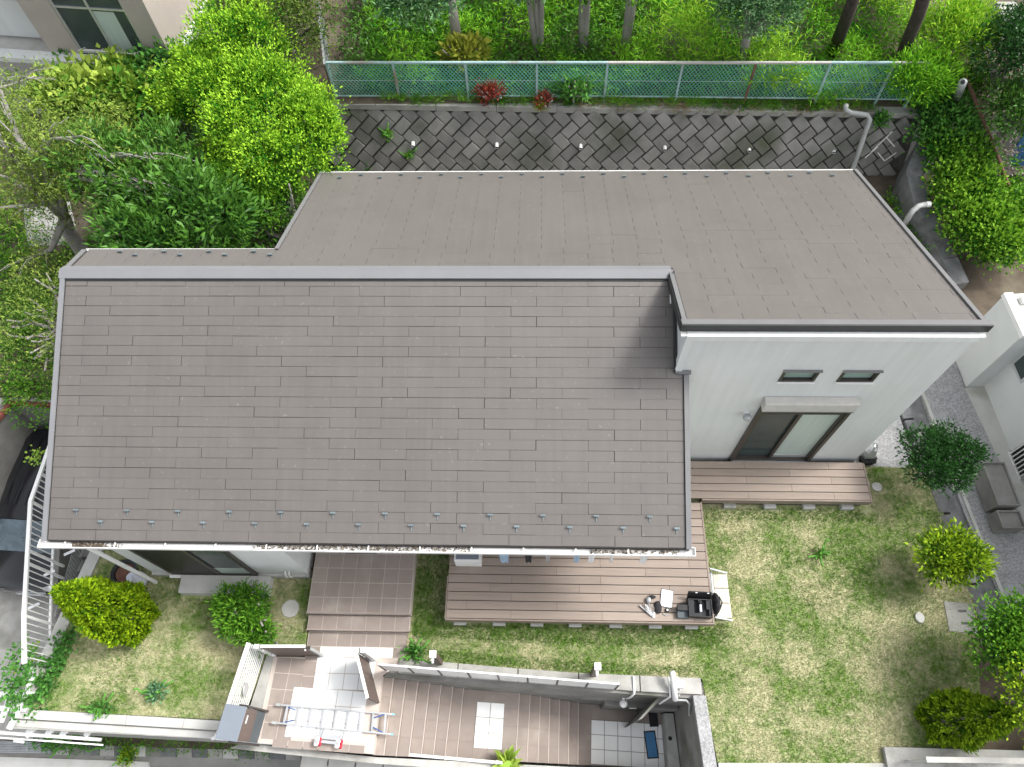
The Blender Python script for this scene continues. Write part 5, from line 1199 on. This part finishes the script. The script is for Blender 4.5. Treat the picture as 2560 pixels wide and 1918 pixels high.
lw_ = tag(MB().prism([(2.02, 1.02, -2.84), (2.10, 1.05, -2.84), (2.70, 1.60, -2.84), (2.62, 1.62, -2.84)], (0, 0, 2.5)).build('fin_wall', 'concrete_dk'), 'thin dark wall standing askew behind the white service pipes', 'wall')
# things on the hillside at the right
tp = tag(MB().add([at(2212, 290, 1.6), at(2180, 340, 1.0), at(2185, 372, .6), at(2230, 380, .5), at(2300, 300, 1.5)], [(0, 1, 2, 3, 4)]).build('blue_tarp', 'tarp'), 'blue tarp hanging on the slope at the right edge', 'tarp')
sol = tp.modifiers.new('thick', 'SOLIDIFY'); sol.thickness = .05
rp = tag(MB().tube([at(2083, 158, 2.6), at(2128, 270, 1.9), at(2165, 365, 1.5), at(2178, 400, 1.4)], .045, 8).build('rusty_pole', 'rust', smooth=True), 'long rusty pole lying on the slope right of the fence', 'pole')
rp2 = tag(MB().tube([at(2128, 295, 1.7), at(2105, 340, 1.3)], .05, 8).build('dark_post', 'rust'), 'short dark post propped under the rusty pole', 'post')
bwb = thing('old_machine', 'dark grey machine under a slab at the top right of the slope', 'machine', at(2165, 45, 2.6)); mp_ = at(2165, 50, 2.6); MB().box(mp_.x - .35, mp_.x + .35, mp_.y - .3, mp_.y + .3, 2.4, 2.9).build('housing', 'slategrey', bwb, bevel=.03); MB().box(mp_.x - .28, mp_.x + .25, mp_.y - .2, mp_.y + .35, 2.9, 2.98).build('slab', 'concrete', bwb, bevel=.01)
for k in range(3): MB().box(mp_.x - .36, mp_.x + .36, mp_.y - .32, mp_.y - .301, 2.45 + k * .14, 2.53 + k * .14).build('fin', 'bluegrey', bwb)
tl = thing('low_block', 'grey concrete block by the blue tarp on the slope', 'block', at(2180, 395, 1.0)); q_ = at(2150, 330, 1.2)
MB().bar(at(2130, 318, 1.3), at(2150, 345, 1.1), .2, .15).build('beam', 'drain', tl); MB().bar(at(2140, 365, 1.1), at(2148, 395, .9), .25, .2).build('beam', 'concrete', tl); MB().bar(at(2160, 380, 1.1), at(2212, 376, .9), .3, .3).build('beam', 'darkbark', tl)

# ================================================================ VEGETATION
RG = random.Random(11)
def lobes_from(c, R_, n, rng, sub_=.55):
    """a crown as one core and n lobes round it"""
    c = Vector(c); out = [(tuple(c), (R_[0] * .8, R_[1] * .8, R_[2] * .8))]
    for k in range(n):
        a = 2 * math.pi * k / n + rng.uniform(-.3, .3); e = rng.uniform(-.15, .75); q = rng.uniform(.55, .72)
        d = Vector((math.cos(a) * math.cos(e) * R_[0], math.sin(a) * math.cos(e) * R_[1], math.sin(e) * R_[2])) * q
        s_ = sub_ * rng.uniform(.75, 1.15)
        out.append((tuple(c + d), (R_[0] * s_, R_[1] * s_, R_[2] * s_)))
    return out
def tree(name, label, base, c, R_, nl, n_clump, per, cr, L, W, leaf, seed, r0=.12, bark='bark', cat='tree', group=None, nb=9, sub_=.55, **kw):
    rng = random.Random(seed); base = Vector(base)
    t = thing(name, label, cat, base, group); lb = lobes_from(c, R_, nl, rng, sub_)
    fork = base.lerp(Vector(c), .45); mb = MB().tube([base - P3(0, 0, .1), base.lerp(fork, .5) + P3(rng.uniform(-.05, .05), rng.uniform(-.05, .05), 0), fork], [r0, r0 * .85, r0 * .7], 9)
    tips = [Vector(l[0]) + Vector((rng.uniform(-.3, .3), rng.uniform(-.3, .3), rng.uniform(0, .3))) for l in lb for _ in range(max(1, nb // len(lb)))]
    branches(mb, fork, tips, r0 * .5, rng); mb.build('trunk', bark, t, smooth=True)
    crown('crown', lb, n_clump, per, cr, L, W, leaf, t, seed, **kw)
    return t
def weed_kw(cat): return dict(bark='ivygreen') if cat in ('weed', 'weeds', 'vine', 'hedge', 'bamboo') else {}
def shrub(name, label, c, R_, nl, n_clump, per, cr, L, W, leaf, seed, cat='shrub', group=None, z0=0, **kw):
    return tree(name, label, (c[0], c[1], z0), c, R_, nl, n_clump, per, cr, L, W, leaf, seed, r0=.035, cat=cat, group=group, nb=10, **weed_kw(cat), **kw)

# --- garden shrubs
def conifer(name, label, base, h, r, leaf, seed, n, L, W, lean=(0, 0), per=7, sub_w=1.0):
    """dense pointed golden conifer: fans of scale foliage standing upright on its skin"""
    rng = np.random.default_rng(seed); b = np.array(base, float); t = thing(name, label, 'conifer', tuple(base))
    MB().tube([b, b + np.array([lean[0] * .8, lean[1] * .8, h * .8])], [.05, .015], 7).build('trunk', 'bark', t)
    f = rng.uniform(0, 1, n) ** 1.25; prof = np.interp(f, [0, .12, .35, .6, .85, 1], [.80, 1.0, .98, .72, .36, .05]) * r
    a = rng.uniform(0, 2 * np.pi, n); k = 1 - .26 * rng.uniform(0, 1, n) ** 2; bump = 1 + .13 * np.sin(a * 5 + f * 9) + .08 * np.sin(a * 9 - f * 14)
    rad = prof * k * bump
    cc = np.c_[b[0] + lean[0] * f + rad * np.cos(a), b[1] + lean[1] * f + rad * np.sin(a), b[2] + .08 + f * h]
    out = np.c_[np.cos(a), np.sin(a), np.full(n, .75)]
    P = np.repeat(cc, per, 0) + rng.normal(size=(n * per, 3)) * .025; D = np.repeat(out, per, 0) + rng.normal(size=(n * per, 3)) * .38
    tone = np.repeat(.30 + rng.normal(size=n) * .26 + (1 - k) * 3.0, per) + rng.normal(size=n * per) * .15  # deeper sprays coloured darker, painting shade into the gaps
    leaf_mesh('crown', P, D, L, W, leaf, t, rng, tone, flat=.0)
    return t
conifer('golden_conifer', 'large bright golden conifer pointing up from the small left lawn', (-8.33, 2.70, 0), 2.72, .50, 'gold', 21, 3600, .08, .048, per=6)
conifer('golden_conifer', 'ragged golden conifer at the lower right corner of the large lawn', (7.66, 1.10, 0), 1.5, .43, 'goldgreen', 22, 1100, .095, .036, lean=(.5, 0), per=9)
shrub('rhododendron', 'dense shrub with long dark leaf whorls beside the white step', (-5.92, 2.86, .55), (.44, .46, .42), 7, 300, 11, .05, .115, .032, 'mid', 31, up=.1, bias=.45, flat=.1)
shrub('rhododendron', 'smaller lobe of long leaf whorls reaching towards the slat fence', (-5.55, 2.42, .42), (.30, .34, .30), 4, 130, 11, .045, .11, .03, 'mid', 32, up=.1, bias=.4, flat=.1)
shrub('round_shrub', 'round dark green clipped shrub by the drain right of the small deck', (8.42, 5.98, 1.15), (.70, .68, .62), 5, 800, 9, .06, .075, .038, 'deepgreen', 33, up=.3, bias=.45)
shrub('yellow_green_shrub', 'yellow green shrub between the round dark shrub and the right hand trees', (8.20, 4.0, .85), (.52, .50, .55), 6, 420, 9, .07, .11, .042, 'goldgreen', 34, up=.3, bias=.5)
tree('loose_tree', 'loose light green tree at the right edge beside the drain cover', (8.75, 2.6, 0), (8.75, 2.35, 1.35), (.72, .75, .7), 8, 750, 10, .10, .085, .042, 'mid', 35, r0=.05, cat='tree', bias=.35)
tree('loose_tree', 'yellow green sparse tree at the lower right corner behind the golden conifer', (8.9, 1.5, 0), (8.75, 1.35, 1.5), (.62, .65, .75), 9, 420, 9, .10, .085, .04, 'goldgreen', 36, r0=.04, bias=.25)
shrub('weed', 'leafy green weed in the middle of the left lawn', (-7.48, 1.32, .12), (.14, .14, .12), 3, 40, 7, .03, .07, .045, 'grey', 37, cat='weed')
shrub('weed', 'leafy weed at the front edge of the left lawn', (-8.55, 1.0, .08), (.26, .10, .10), 3, 40, 6, .04, .05, .03, 'ivygreen', 38, cat='weed')
shrub('weed', 'pale green weed tuft in the middle of the large lawn', (5.98, 4.28, .04), (.11, .12, .05), 3, 24, 6, .03, .04, .025, 'lush', 39, cat='weed')
shrub('weed', 'small weed by the gate corner of the large lawn', (-2.45, 2.15, .08), (.22, .12, .10), 3, 40, 7, .04, .06, .035, 'ivygreen', 40, cat='weed')
shrub('weed', 'green tuft growing from a gap in the gutter slabs', tuple(at(278, 1632, -2.85)), (.18, .18, .13), 3, 60, 7, .03, .08, .03, 'goldgreen', 41, cat='weed', z0=-3)
shrub('weed', 'green weeds between the gutter slabs and the front wall', tuple(at(150, 1606, -2.85)), (.9, .10, .10), 4, 140, 7, .05, .06, .035, 'ivygreen', 42, cat='weed', z0=-3)
# fern-like bright plant by the pipe rail
bp_ = thing('broad_leaf_plant', 'bright lime broad leaved plant beyond the pipe handrail', 'plant', (-.35, .12, -1.6)); rng = np.random.default_rng(8)
pc = np.array(at(1100, 1650, -1.2)); ang_ = rng.uniform(0, 2 * np.pi, 26); P_ = pc + rng.normal(size=(26, 3)) * .05; D_ = np.c_[np.cos(ang_), np.sin(ang_) * .8 + .3, rng.uniform(.2, 1.2, 26)]
leaf_mesh('leaf', P_, D_, .36, .13, 'vine', bp_, rng, rng.uniform(0, .5, 26)); MB().tube([pc + np.array([0, 0, -1.6]), pc], [.04, .03], 7).build('stem', 'bark', bp_)
# ivy on the left kerb and the white fence
def ivy(name, label, pts, n, per, spread, leaf, seed, L=.08, W=.06, h=.10, cat='ivy'):
    rng = np.random.default_rng(seed); pts = [np.array(p, float) for p in pts]; seg = rng.integers(0, len(pts) - 1, n); f = rng.uniform(0, 1, n)[:, None]
    A_ = np.array(pts)[seg]; B_ = np.array(pts)[seg + 1]; cc = A_ + (B_ - A_) * f + rng.normal(size=(n, 3)) * np.array([spread, spread, h])
    P = np.repeat(cc, per, 0) + rng.normal(size=(n * per, 3)) * .05; D = rng.normal(size=(n * per, 3)); D[:, 2] = np.abs(D[:, 2]) * .5 + .2
    o = leaf_mesh(name, P, D, L, W, leaf, None, rng, np.repeat(rng.normal(size=n) * .2 + .5, per) + rng.normal(size=n * per) * .2, flat=.4, kind='stuff')
    return tag(o, label, cat)
ivy('ivy', 'ivy climbing over the lower part of the white bar fence', [(-10.0, 2.0, .7), (-10.05, 1.3, .5), (-10.0, .9, .1)], 70, 8, .10, 'ivygreen', 51, h=.25)
ivy('ivy', 'ivy spilling over the left kerb onto the small lawn', [(-9.65, 2.35, .08), (-9.75, 1.6, .08), (-9.95, 1.0, .1)], 110, 8, .12, 'ivygreen', 52, h=.05)
ivy('ivy', 'thin ivy shoots on the driveway left of the white fence', [(-10.6, 2.2, -.4), (-10.5, 1.3, -.3)], 24, 6, .16, 'vine', 53, h=.15)
ivy('weeds', 'low weeds and soil plants in the strip under the front wall', [(-10, .52, -2.9), (-8, .48, -2.9), (-6, .42, -2.9)], 160, 6, .10, 'mid', 54, L=.06, W=.03, h=.05, cat='weeds')
ivy('leaf_sprig', 'green sprig hanging over the black car roof', [(-11.3, 6.3, .3), (-11.5, 6.1, .3)], 12, 7, .08, 'vine', 55, h=.06, cat='plant')

# --- big trees beyond the left of the house
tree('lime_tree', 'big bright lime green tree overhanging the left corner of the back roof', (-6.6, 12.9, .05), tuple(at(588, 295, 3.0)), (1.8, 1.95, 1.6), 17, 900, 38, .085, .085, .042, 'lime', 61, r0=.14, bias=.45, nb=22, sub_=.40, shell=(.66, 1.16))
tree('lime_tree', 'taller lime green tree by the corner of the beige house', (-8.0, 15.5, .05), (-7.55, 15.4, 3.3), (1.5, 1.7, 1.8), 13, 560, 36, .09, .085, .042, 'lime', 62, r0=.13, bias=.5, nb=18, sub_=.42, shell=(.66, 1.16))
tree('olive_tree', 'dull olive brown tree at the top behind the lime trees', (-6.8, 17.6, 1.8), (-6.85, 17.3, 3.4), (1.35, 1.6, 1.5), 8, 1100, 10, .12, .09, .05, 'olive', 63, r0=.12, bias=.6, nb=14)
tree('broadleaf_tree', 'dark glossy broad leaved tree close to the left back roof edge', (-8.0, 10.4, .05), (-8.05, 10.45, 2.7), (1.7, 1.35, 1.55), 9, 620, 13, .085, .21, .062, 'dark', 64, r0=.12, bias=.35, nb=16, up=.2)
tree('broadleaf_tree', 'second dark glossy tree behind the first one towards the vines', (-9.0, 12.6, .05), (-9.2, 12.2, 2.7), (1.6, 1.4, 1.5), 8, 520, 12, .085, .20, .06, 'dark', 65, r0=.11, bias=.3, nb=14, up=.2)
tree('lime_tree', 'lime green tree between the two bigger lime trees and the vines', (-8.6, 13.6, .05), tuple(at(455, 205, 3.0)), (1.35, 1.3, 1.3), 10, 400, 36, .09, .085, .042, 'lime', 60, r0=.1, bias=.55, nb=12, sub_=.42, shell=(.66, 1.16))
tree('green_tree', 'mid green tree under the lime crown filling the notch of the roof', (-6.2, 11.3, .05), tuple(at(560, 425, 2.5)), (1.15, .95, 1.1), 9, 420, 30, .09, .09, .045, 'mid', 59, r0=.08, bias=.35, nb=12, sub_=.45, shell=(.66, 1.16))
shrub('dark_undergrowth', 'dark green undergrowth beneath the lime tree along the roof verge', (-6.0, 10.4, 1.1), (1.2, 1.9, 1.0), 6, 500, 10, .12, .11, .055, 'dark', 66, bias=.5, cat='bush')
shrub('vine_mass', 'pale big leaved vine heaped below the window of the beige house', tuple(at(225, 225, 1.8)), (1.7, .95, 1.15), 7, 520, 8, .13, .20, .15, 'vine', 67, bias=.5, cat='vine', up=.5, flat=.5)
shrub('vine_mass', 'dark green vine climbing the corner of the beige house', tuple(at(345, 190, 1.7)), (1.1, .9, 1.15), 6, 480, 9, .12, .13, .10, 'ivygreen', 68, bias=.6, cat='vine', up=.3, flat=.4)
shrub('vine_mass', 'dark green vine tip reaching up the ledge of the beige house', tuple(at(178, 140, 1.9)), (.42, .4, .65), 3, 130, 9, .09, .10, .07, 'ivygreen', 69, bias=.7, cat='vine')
# willow-like tree with bare grey limbs
wt = thing('drooping_tree', 'sparse drooping tree with bare grey limbs at the left edge', 'tree', (-11.6, 11.5, .05)); rgw = random.Random(3)
base = Vector((-11.55, 11.3, .0)); f1 = at(140, 470, 1.7); mb = MB().tube([base, at(148, 500, 1.0), f1], [.20, .17, .15], 10)
lim = [(at(95, 425, 2.6), at(30, 395, 3.2)), (at(110, 420, 2.6), at(95, 340, 3.6), at(110, 300, 4.1), at(180, 295, 4.3)), (at(120, 400, 2.8), at(150, 330, 3.5), at(250, 340, 4.0), at(330, 330, 3.9)), (at(100, 440, 2.4), at(-20, 450, 3.0)), (at(125, 395, 2.9), at(160, 385, 3.4), at(290, 400, 3.7), at(420, 500, 3.3)), (at(110, 540, 1.2), at(60, 560, 1.3)), (at(100, 380, 3.0), at(40, 300, 4.0), at(0, 190, 4.5), at(75, 165, 4.6)), (at(125, 395, 2.9), at(190, 370, 3.6), at(330, 395, 3.8), at(390, 440, 3.6)), (at(90, 400, 2.8), at(20, 330, 3.6), at(-30, 260, 4))]
tipsets = []
for l_ in lim:
    pts = [f1] + [Vector(p) for p in l_]; n = len(pts); mb.tube(pts, [.115 - .10 * i / (n - 1) for i in range(n)], 8); tipsets.append(pts)
    for a, b in zip(pts[1:-1], pts[2:]):
        for q in range(7):
            s_ = a.lerp(b, rgw.random()); d = (b - a).normalized(); e = s_ + d * rgw.uniform(.3, .9) + P3(rgw.uniform(-.35, .45), rgw.uniform(-.4, .15), rgw.uniform(-.35, .2)); m_ = s_.lerp(e, .5) + P3(0, 0, .10)
            mb.tube([s_, m_, e], [.018, .012, .005], 5); tipsets.append([s_, m_, e])
mb.build('trunk', 'twig', wt, smooth=True)
rng = np.random.default_rng(77); cc = []
for pts in tipsets:
    for a, b in zip(pts[:-1], pts[1:]):
        if a.x < -10.2 or rgw.random() < .25:
            for q in range(5): cc.append(np.array(a.lerp(b, rgw.random())) + rng.normal(size=3) * np.array([.22, .22, .15]) - np.array([0, 0, .1]))
cc = np.array(cc); extra = np.array([np.array(at(rgw.uniform(-40, 270), rgw.uniform(210, 420), rgw.uniform(2.2, 3.6))) for _ in range(900)]); cc = np.vstack([cc, extra]); per = 9
P_ = np.repeat(cc, per, 0) + rng.normal(size=(len(cc) * per, 3)) * .10; D_ = rng.normal(size=P_.shape) * .6 + np.array([.15, -.1, -.35])
leaf_mesh('crown', P_, D_, .10, .03, 'willow', wt, rng, np.repeat(rng.normal(size=len(cc)) * .2 + .5, per) + rng.normal(size=len(P_)) * .2)
tree('drooping_tree', 'low sparse green tree with grey twigs left of the roof corner', (-11.8, 9.6, 0), (-11.35, 9.2, 1.3), (1.6, 1.7, .9), 9, 560, 9, .12, .085, .034, 'willow', 71, r0=.08, bark='twig', bias=.55, nb=30, droop=.2)
shrub('side_bush', 'green bush along the left wall of the house', (-9.35, 8.3, .55), (.55, 1.35, .55), 6, 420, 10, .08, .085, .045, 'mid', 72, bias=.55, cat='bush')
shrub('side_bush', 'low green bush beside the parking bay wall', (-10.1, 8.6, .3), (.6, .6, .4), 5, 200, 9, .08, .08, .04, 'ivygreen', 73, bias=.5, cat='bush')
ivy('ground_cover', 'weedy ground cover with dead twigs left of the house', [(-12.6, 9.2, .1), (-11, 9.0, .1), (-9.4, 8.6, .1), (-9.2, 6.6, .0), (-9.6, 7.6, -.05), (-12.5, 8.2, .0), (-9.4, 8.1, 0)], 1100, 8, .5, 'mid', 74, L=.075, W=.04, h=.08, cat='ground cover')
ivy('leaf_carpet', 'green weeds on the bare bank at the far left under the drooping limbs', [tuple(at(-10, 450, .1)), tuple(at(30, 510, .1)), tuple(at(20, 590, .1)), tuple(at(60, 700, .1)), tuple(at(20, 800, .0)), tuple(at(80, 840, .0))], 1300, 8, .45, 'mid', 78, L=.08, W=.04, h=.1, cat='ground cover')
ivy('leaf_carpet', 'green leaf carpet on the bank between the left trees and the roof corner', [(-13, 12.5, .15), (-11.5, 10.5, .15), (-10, 9.6, .15), (-9, 9.2, .15), (-12, 9.6, .1), (-13.5, 11, .1)], 1700, 8, .6, 'mid', 76, L=.09, W=.045, h=.12, cat='ground cover')
ivy('ground_cover', 'leafy ground cover below the trees behind the left wing', [(-12, 12, .15), (-9, 11, .15), (-7, 13, .15), (-6.5, 15, .2)], 700, 7, .9, 'dark', 75, L=.11, W=.05, h=.12, cat='ground cover')

# --- hillside behind the green fence
def field(name, label, x0, x1, y0, y1, n, per, cr, L, W, leaf, seed, h=(.1, .9), cat='bamboo grass', up=.5, droop=.0, keep=None, flat=.1):
    rng = np.random.default_rng(seed); x = rng.uniform(x0, x1, n); y = rng.uniform(y0, y1, n); nz = np.sin(x * 2.1 + seed) * np.cos(y * 1.9 + x) * .5 + .5
    if keep is not None: k = keep(x, y); x, y, nz = x[k], y[k], nz[k]
    n = len(x); z = np.array([hz(a, b) for a, b in zip(x, y)]) + h[0] + (h[1] - h[0]) * nz * rng.uniform(.45, 1, n)
    cc = np.c_[x, y, z]; P = np.repeat(cc, per, 0) + rng.normal(size=(n * per, 3)) * cr
    D = rng.normal(size=(n * per, 3)) * .8; D[:, 2] = D[:, 2] * .5 + up - droop
    tone = np.repeat(.85 - nz * .75 + rng.normal(size=n) * .18, per) + rng.normal(size=n * per) * .18
    return tag(leaf_mesh(name, P, D, L, W, leaf, None, rng, tone, flat=flat, kind='stuff'), label, cat)
field('bamboo_grass', 'dense green bamboo grass on the slope behind the fence', -4.8, 10.2, 16.15, 22.5, 6500, 9, .10, .19, .030, 'bamboo', 81, h=(.05, .75))
field('bamboo_grass', 'bright tall bamboo leaves on the slope right of the middle trees', 2.6, 10.3, 16.5, 21.5, 1700, 10, .12, .20, .032, 'bamboo_lt', 82, h=(.6, 1.7), keep=lambda x, y: (np.sin(x * 1.3 + 1) + np.cos(y * 1.7 + x * .6) > -.1))
field('bamboo_grass', 'yellow green bamboo leaves pushing through the right end of the fence', 5.4, 8.6, 15.85, 16.5, 170, 10, .10, .19, .032, 'bamboo_lt', 83, h=(.3, 1.5))
field('undergrowth', 'low dark undergrowth in the shade behind the left part of the fence', -5.4, 3.0, 16.1, 20.5, 1500, 9, .12, .13, .05, 'dark', 84, h=(.05, .5), cat='undergrowth')
field('grass_fringe', 'grass and weeds fringing the top of the block wall', -4.2, 9.0, 15.78, 16.05, 520, 10, .05, .17, .018, 'mid', 85, h=(.02, .22), cat='grass', up=.6)
field('dry_litter', 'dry straw and leaf litter on the top edge of the block wall', 1.0, 8.8, 15.76, 15.96, 260, 10, .05, .09, .018, 'straw', 86, h=(.0, .05), cat='litter', up=.1)
tk = [('slender grey tree left of the yellowish shrub behind the fence', [((-2.15, 17.25), (-.25, .3, 3.6))], .15, 91, tuple(at(905, -5, 4.4)), (1.1, .7, .5), 'sage'),
      ('three stemmed grey tree behind the middle of the fence', [((-.05, 17.4), (-.50, .25, 3.4)), ((-.0, 17.45), (-.22, .3, 3.5)), ((.04, 17.45), (.05, .3, 3.5))], .085, 92, tuple(at(1140, -42, 4.4)), (.9, .5, .4), 'sage'),
      ('twin stemmed grey tree right of the three stemmed one', [((1.24, 17.5), (.0, .3, 3.5)), ((1.2, 17.5), (-.25, .3, 3.4))], .105, 93, tuple(at(1275, -35, 4.3)), (.8, .5, .4), 'mid'),
      ('forked grey tree before the bright bamboo', [((2.35, 17.45), (.22, .3, 3.5)), ((2.3, 17.45), (.05, .3, 3.5))], .10, 94, tuple(at(1395, -40, 4.3)), (.7, .5, .4), 'bamboo')]
for lb, stems, r0, sd__, c_, R_, lf in tk:
    (bx0, by0), _ = stems[0]; t = thing('grey_tree', lb, 'tree', (bx0, by0, hz(bx0, by0)))
    for (bx, by), d in stems:
        z_ = hz(bx, by); MB().tube([(bx, by, z_ - .1), (bx + d[0] * .4, by + d[1] * .5, z_ + d[2] * .45), (bx + d[0], by + d[1], z_ + d[2])], [r0, r0 * .85, r0 * .7], 9).build('trunk', 'bark', t, smooth=True)
    rr = random.Random(sd__); crown('crown', lobes_from(c_, R_, 7, rr), 300, 10, .10, .15, .05, lf, t, sd__, bias=.4, up=.3)
shrub('broad_leaf_shrub', 'yellowish broad leaved shrub at the foot of the slender grey tree', (-2.0, 16.75, 2.75), (.50, .38, .42), 4, 75, 9, .06, .20, .085, 'yellow', 95, z0=1.95, bias=.65)
t = tree('dense_tree', 'dense grey green round tree at the top behind the fence', (5.42, 17.15, 2.1), (5.35, 16.8, 4.15), (1.05, 1.1, 1.05), 11, 1300, 12, .07, .075, .042, 'sage', 96, r0=.14, bias=.4)
for lb, p in (('dark barked trunk leaning left beside the dense round tree', [at(1800, 112, 2.0), at(1832, 30, 3.6), at(1850, -20, 4.5)]), ('rough dark leaning trunk at the right end of the fence', [at(1938, 150, 2.0), at(1960, 90, 3.0), at(1985, 30, 4.2), at(2000, -20, 5.2)])):
    t = thing('dark_tree', lb, 'tree', p[0], 'dark trunks on the slope'); MB().tube(p, [.17, .155, .15, .15][:len(p)], 12).build('trunk', 'darkbark', t, smooth=True)
    e = p[-1]; crown('crown', lobes_from((e.x, e.y + .9, e.z + 1.2), (1, 1, .7), 5, random.Random(4)), 120, 9, .1, .1, .03, 'deepgreen', t, 4)
shrub('red_shrub', 'red leaved nandina growing through the fence', (-1.3, 15.92, 2.12), (.34, .24, .34), 4, 95, 9, .06, .085, .04, 'red', 97, z0=1.9, bias=.5)
shrub('red_shrub', 'small red and yellow nandina right of the bigger one', (.12, 15.85, 2.0), (.20, .15, .22), 3, 40, 8, .05, .08, .04, 'red', 98, z0=1.85, bias=.2)
shrub('yellow_tuft', 'yellow green tuft under the small red nandina', (.08, 15.78, 1.86), (.14, .10, .10), 3, 26, 7, .04, .09, .05, 'yellow', 99, z0=1.8)
shrub('aralia', 'light green hand leaved plant against the middle of the fence', (.95, 15.9, 2.3), (.50, .25, .28), 4, 70, 8, .07, .16, .06, 'ivygreen', 100, z0=1.9, bias=.1)
shrub('weed', 'small weed growing from the block wall left of the first weep pipe', (-4.15, 15.42, 1.25), (.14, .1, .14), 3, 22, 7, .04, .06, .04, 'mid', 101, cat='weed', z0=1.1)
shrub('weed', 'small weed growing from the block wall below the first weep pipe', (-3.6, 15.3, .62), (.12, .1, .10), 3, 18, 7, .04, .06, .04, 'mid', 102, cat='weed', z0=.5)
shrub('weed', 'hanging weed near the top right end of the block wall', (9.1, 15.6, 1.45), (.2, .14, .3), 3, 60, 7, .05, .07, .04, 'ivygreen', 103, cat='weed', z0=1.2)
# --- hedge and slope at the right
HP = [(2010, 235), (2030, 290), (2045, 345), (2065, 400), (2085, 455), (2110, 510), (2150, 520)]
for k, (hx, hy) in enumerate(HP):
    c_ = at(hx + 18, hy, 1.5 - k * .12)
    shrub('ivy_hedge', ('ivy hedge at the right end of the block wall', 'ivy hedge behind the top of the bent kerb wall', 'ivy hedge right of the white mortar lines', 'yellow green hedge part beside the dark post', 'yellow green hedge part right of the bent grey pipe', 'lowest hedge part above the brown dirt lot', 'lowest hedge part at the right under the pole end')[k],
          tuple(c_), (.75, .72, .62), 6, 420, 9, .10, .10, .07, ('ivygreen', 'ivygreen', 'mid', 'hedge', 'hedge', 'hedge', 'hedge')[k], 110 + k, cat='hedge', group=None, z0=0, bias=.45 + .1 * RG.random(), up=.4, flat=.35)
c_ = at(2195, 455, .9); shrub('ivy_hedge', 'bright green hedge part at the right edge of the slope', tuple(c_), (.7, .7, .6), 5, 330, 9, .10, .10, .07, 'mid', 121, cat='hedge', bias=.4, up=.4, flat=.35)
c_ = at(2195, 120, 3.1); tree('dark_slope_tree', 'dark leafy tree at the upper right edge of the slope', (c_.x, c_.y, 1.5), tuple(c_), (.95, 1.2, 1.0), 7, 700, 10, .10, .11, .045, 'deepgreen', 122, bias=.3)
c_ = at(2205, 240, 2.6); tree('dark_slope_tree', 'dark leafy tree on the right edge above the blue tarp', (c_.x, c_.y, 1.2), tuple(c_), (.7, .9, .9), 6, 420, 10, .10, .11, .045, 'dark', 123, bias=.2)
c_ = at(2060, 70, 3.0); shrub('bamboo_clump', 'bright bamboo clump beside the leaning dark trunk', tuple(c_), (.75, .9, .8), 6, 420, 10, .12, .19, .032, 'bamboo_lt', 124, cat='bamboo', z0=2, bias=.35)
c_ = at(1985, 170, 2.5); shrub('bamboo_clump', 'green bamboo clump at the end of the fence rail', tuple(c_), (.8, .7, .7), 6, 360, 10, .12, .17, .032, 'bamboo', 125, cat='bamboo', z0=1.8, bias=.3)
c_ = at(2105, 175, 1.9); shrub('slope_weeds', 'weedy patch beside the rusty pole', tuple(c_), (.5, .6, .35), 5, 160, 9, .1, .10, .04, 'mid', 126, cat='weeds', z0=1.5)
ivy('slope_litter', 'dry leaves and twigs on the earth slope at the right', [tuple(at(2090, 60, 2.4)), tuple(at(2120, 180, 1.95)), tuple(at(2145, 290, 1.5)), tuple(at(2150, 390, 1.0))], 420, 6, .4, 'litter', 127, L=.10, W=.04, h=.05, cat='leaf litter')
ivy('slope_weeds', 'green weeds among the litter on the right slope', [tuple(at(2110, 150, 2.1)), tuple(at(2160, 400, 1.0)), tuple(at(2185, 370, 1.0))], 160, 8, .35, 'mid', 128, h=.12, cat='weeds')
ivy('passage_weeds', 'green weeds between the right roof edge and the bent kerb wall', [tuple(at(1925, 420, .1)), tuple(at(1960, 500, .1)), tuple(at(1990, 560, .1))], 150, 8, .14, 'mid', 129, L=.07, W=.04, h=.08, cat='weeds')
yf = tag(MB().ball(at(2150, 412, 1.2), .05).build('yellow_fruit', 'bluecyan'), 'single yellow fruit hanging in the hedge near the rusty pole', 'fruit')
yf.data.materials.clear(); yf.data.materials.append(mat('yellow_fruit', (.75, .42, .01), rough=.5))
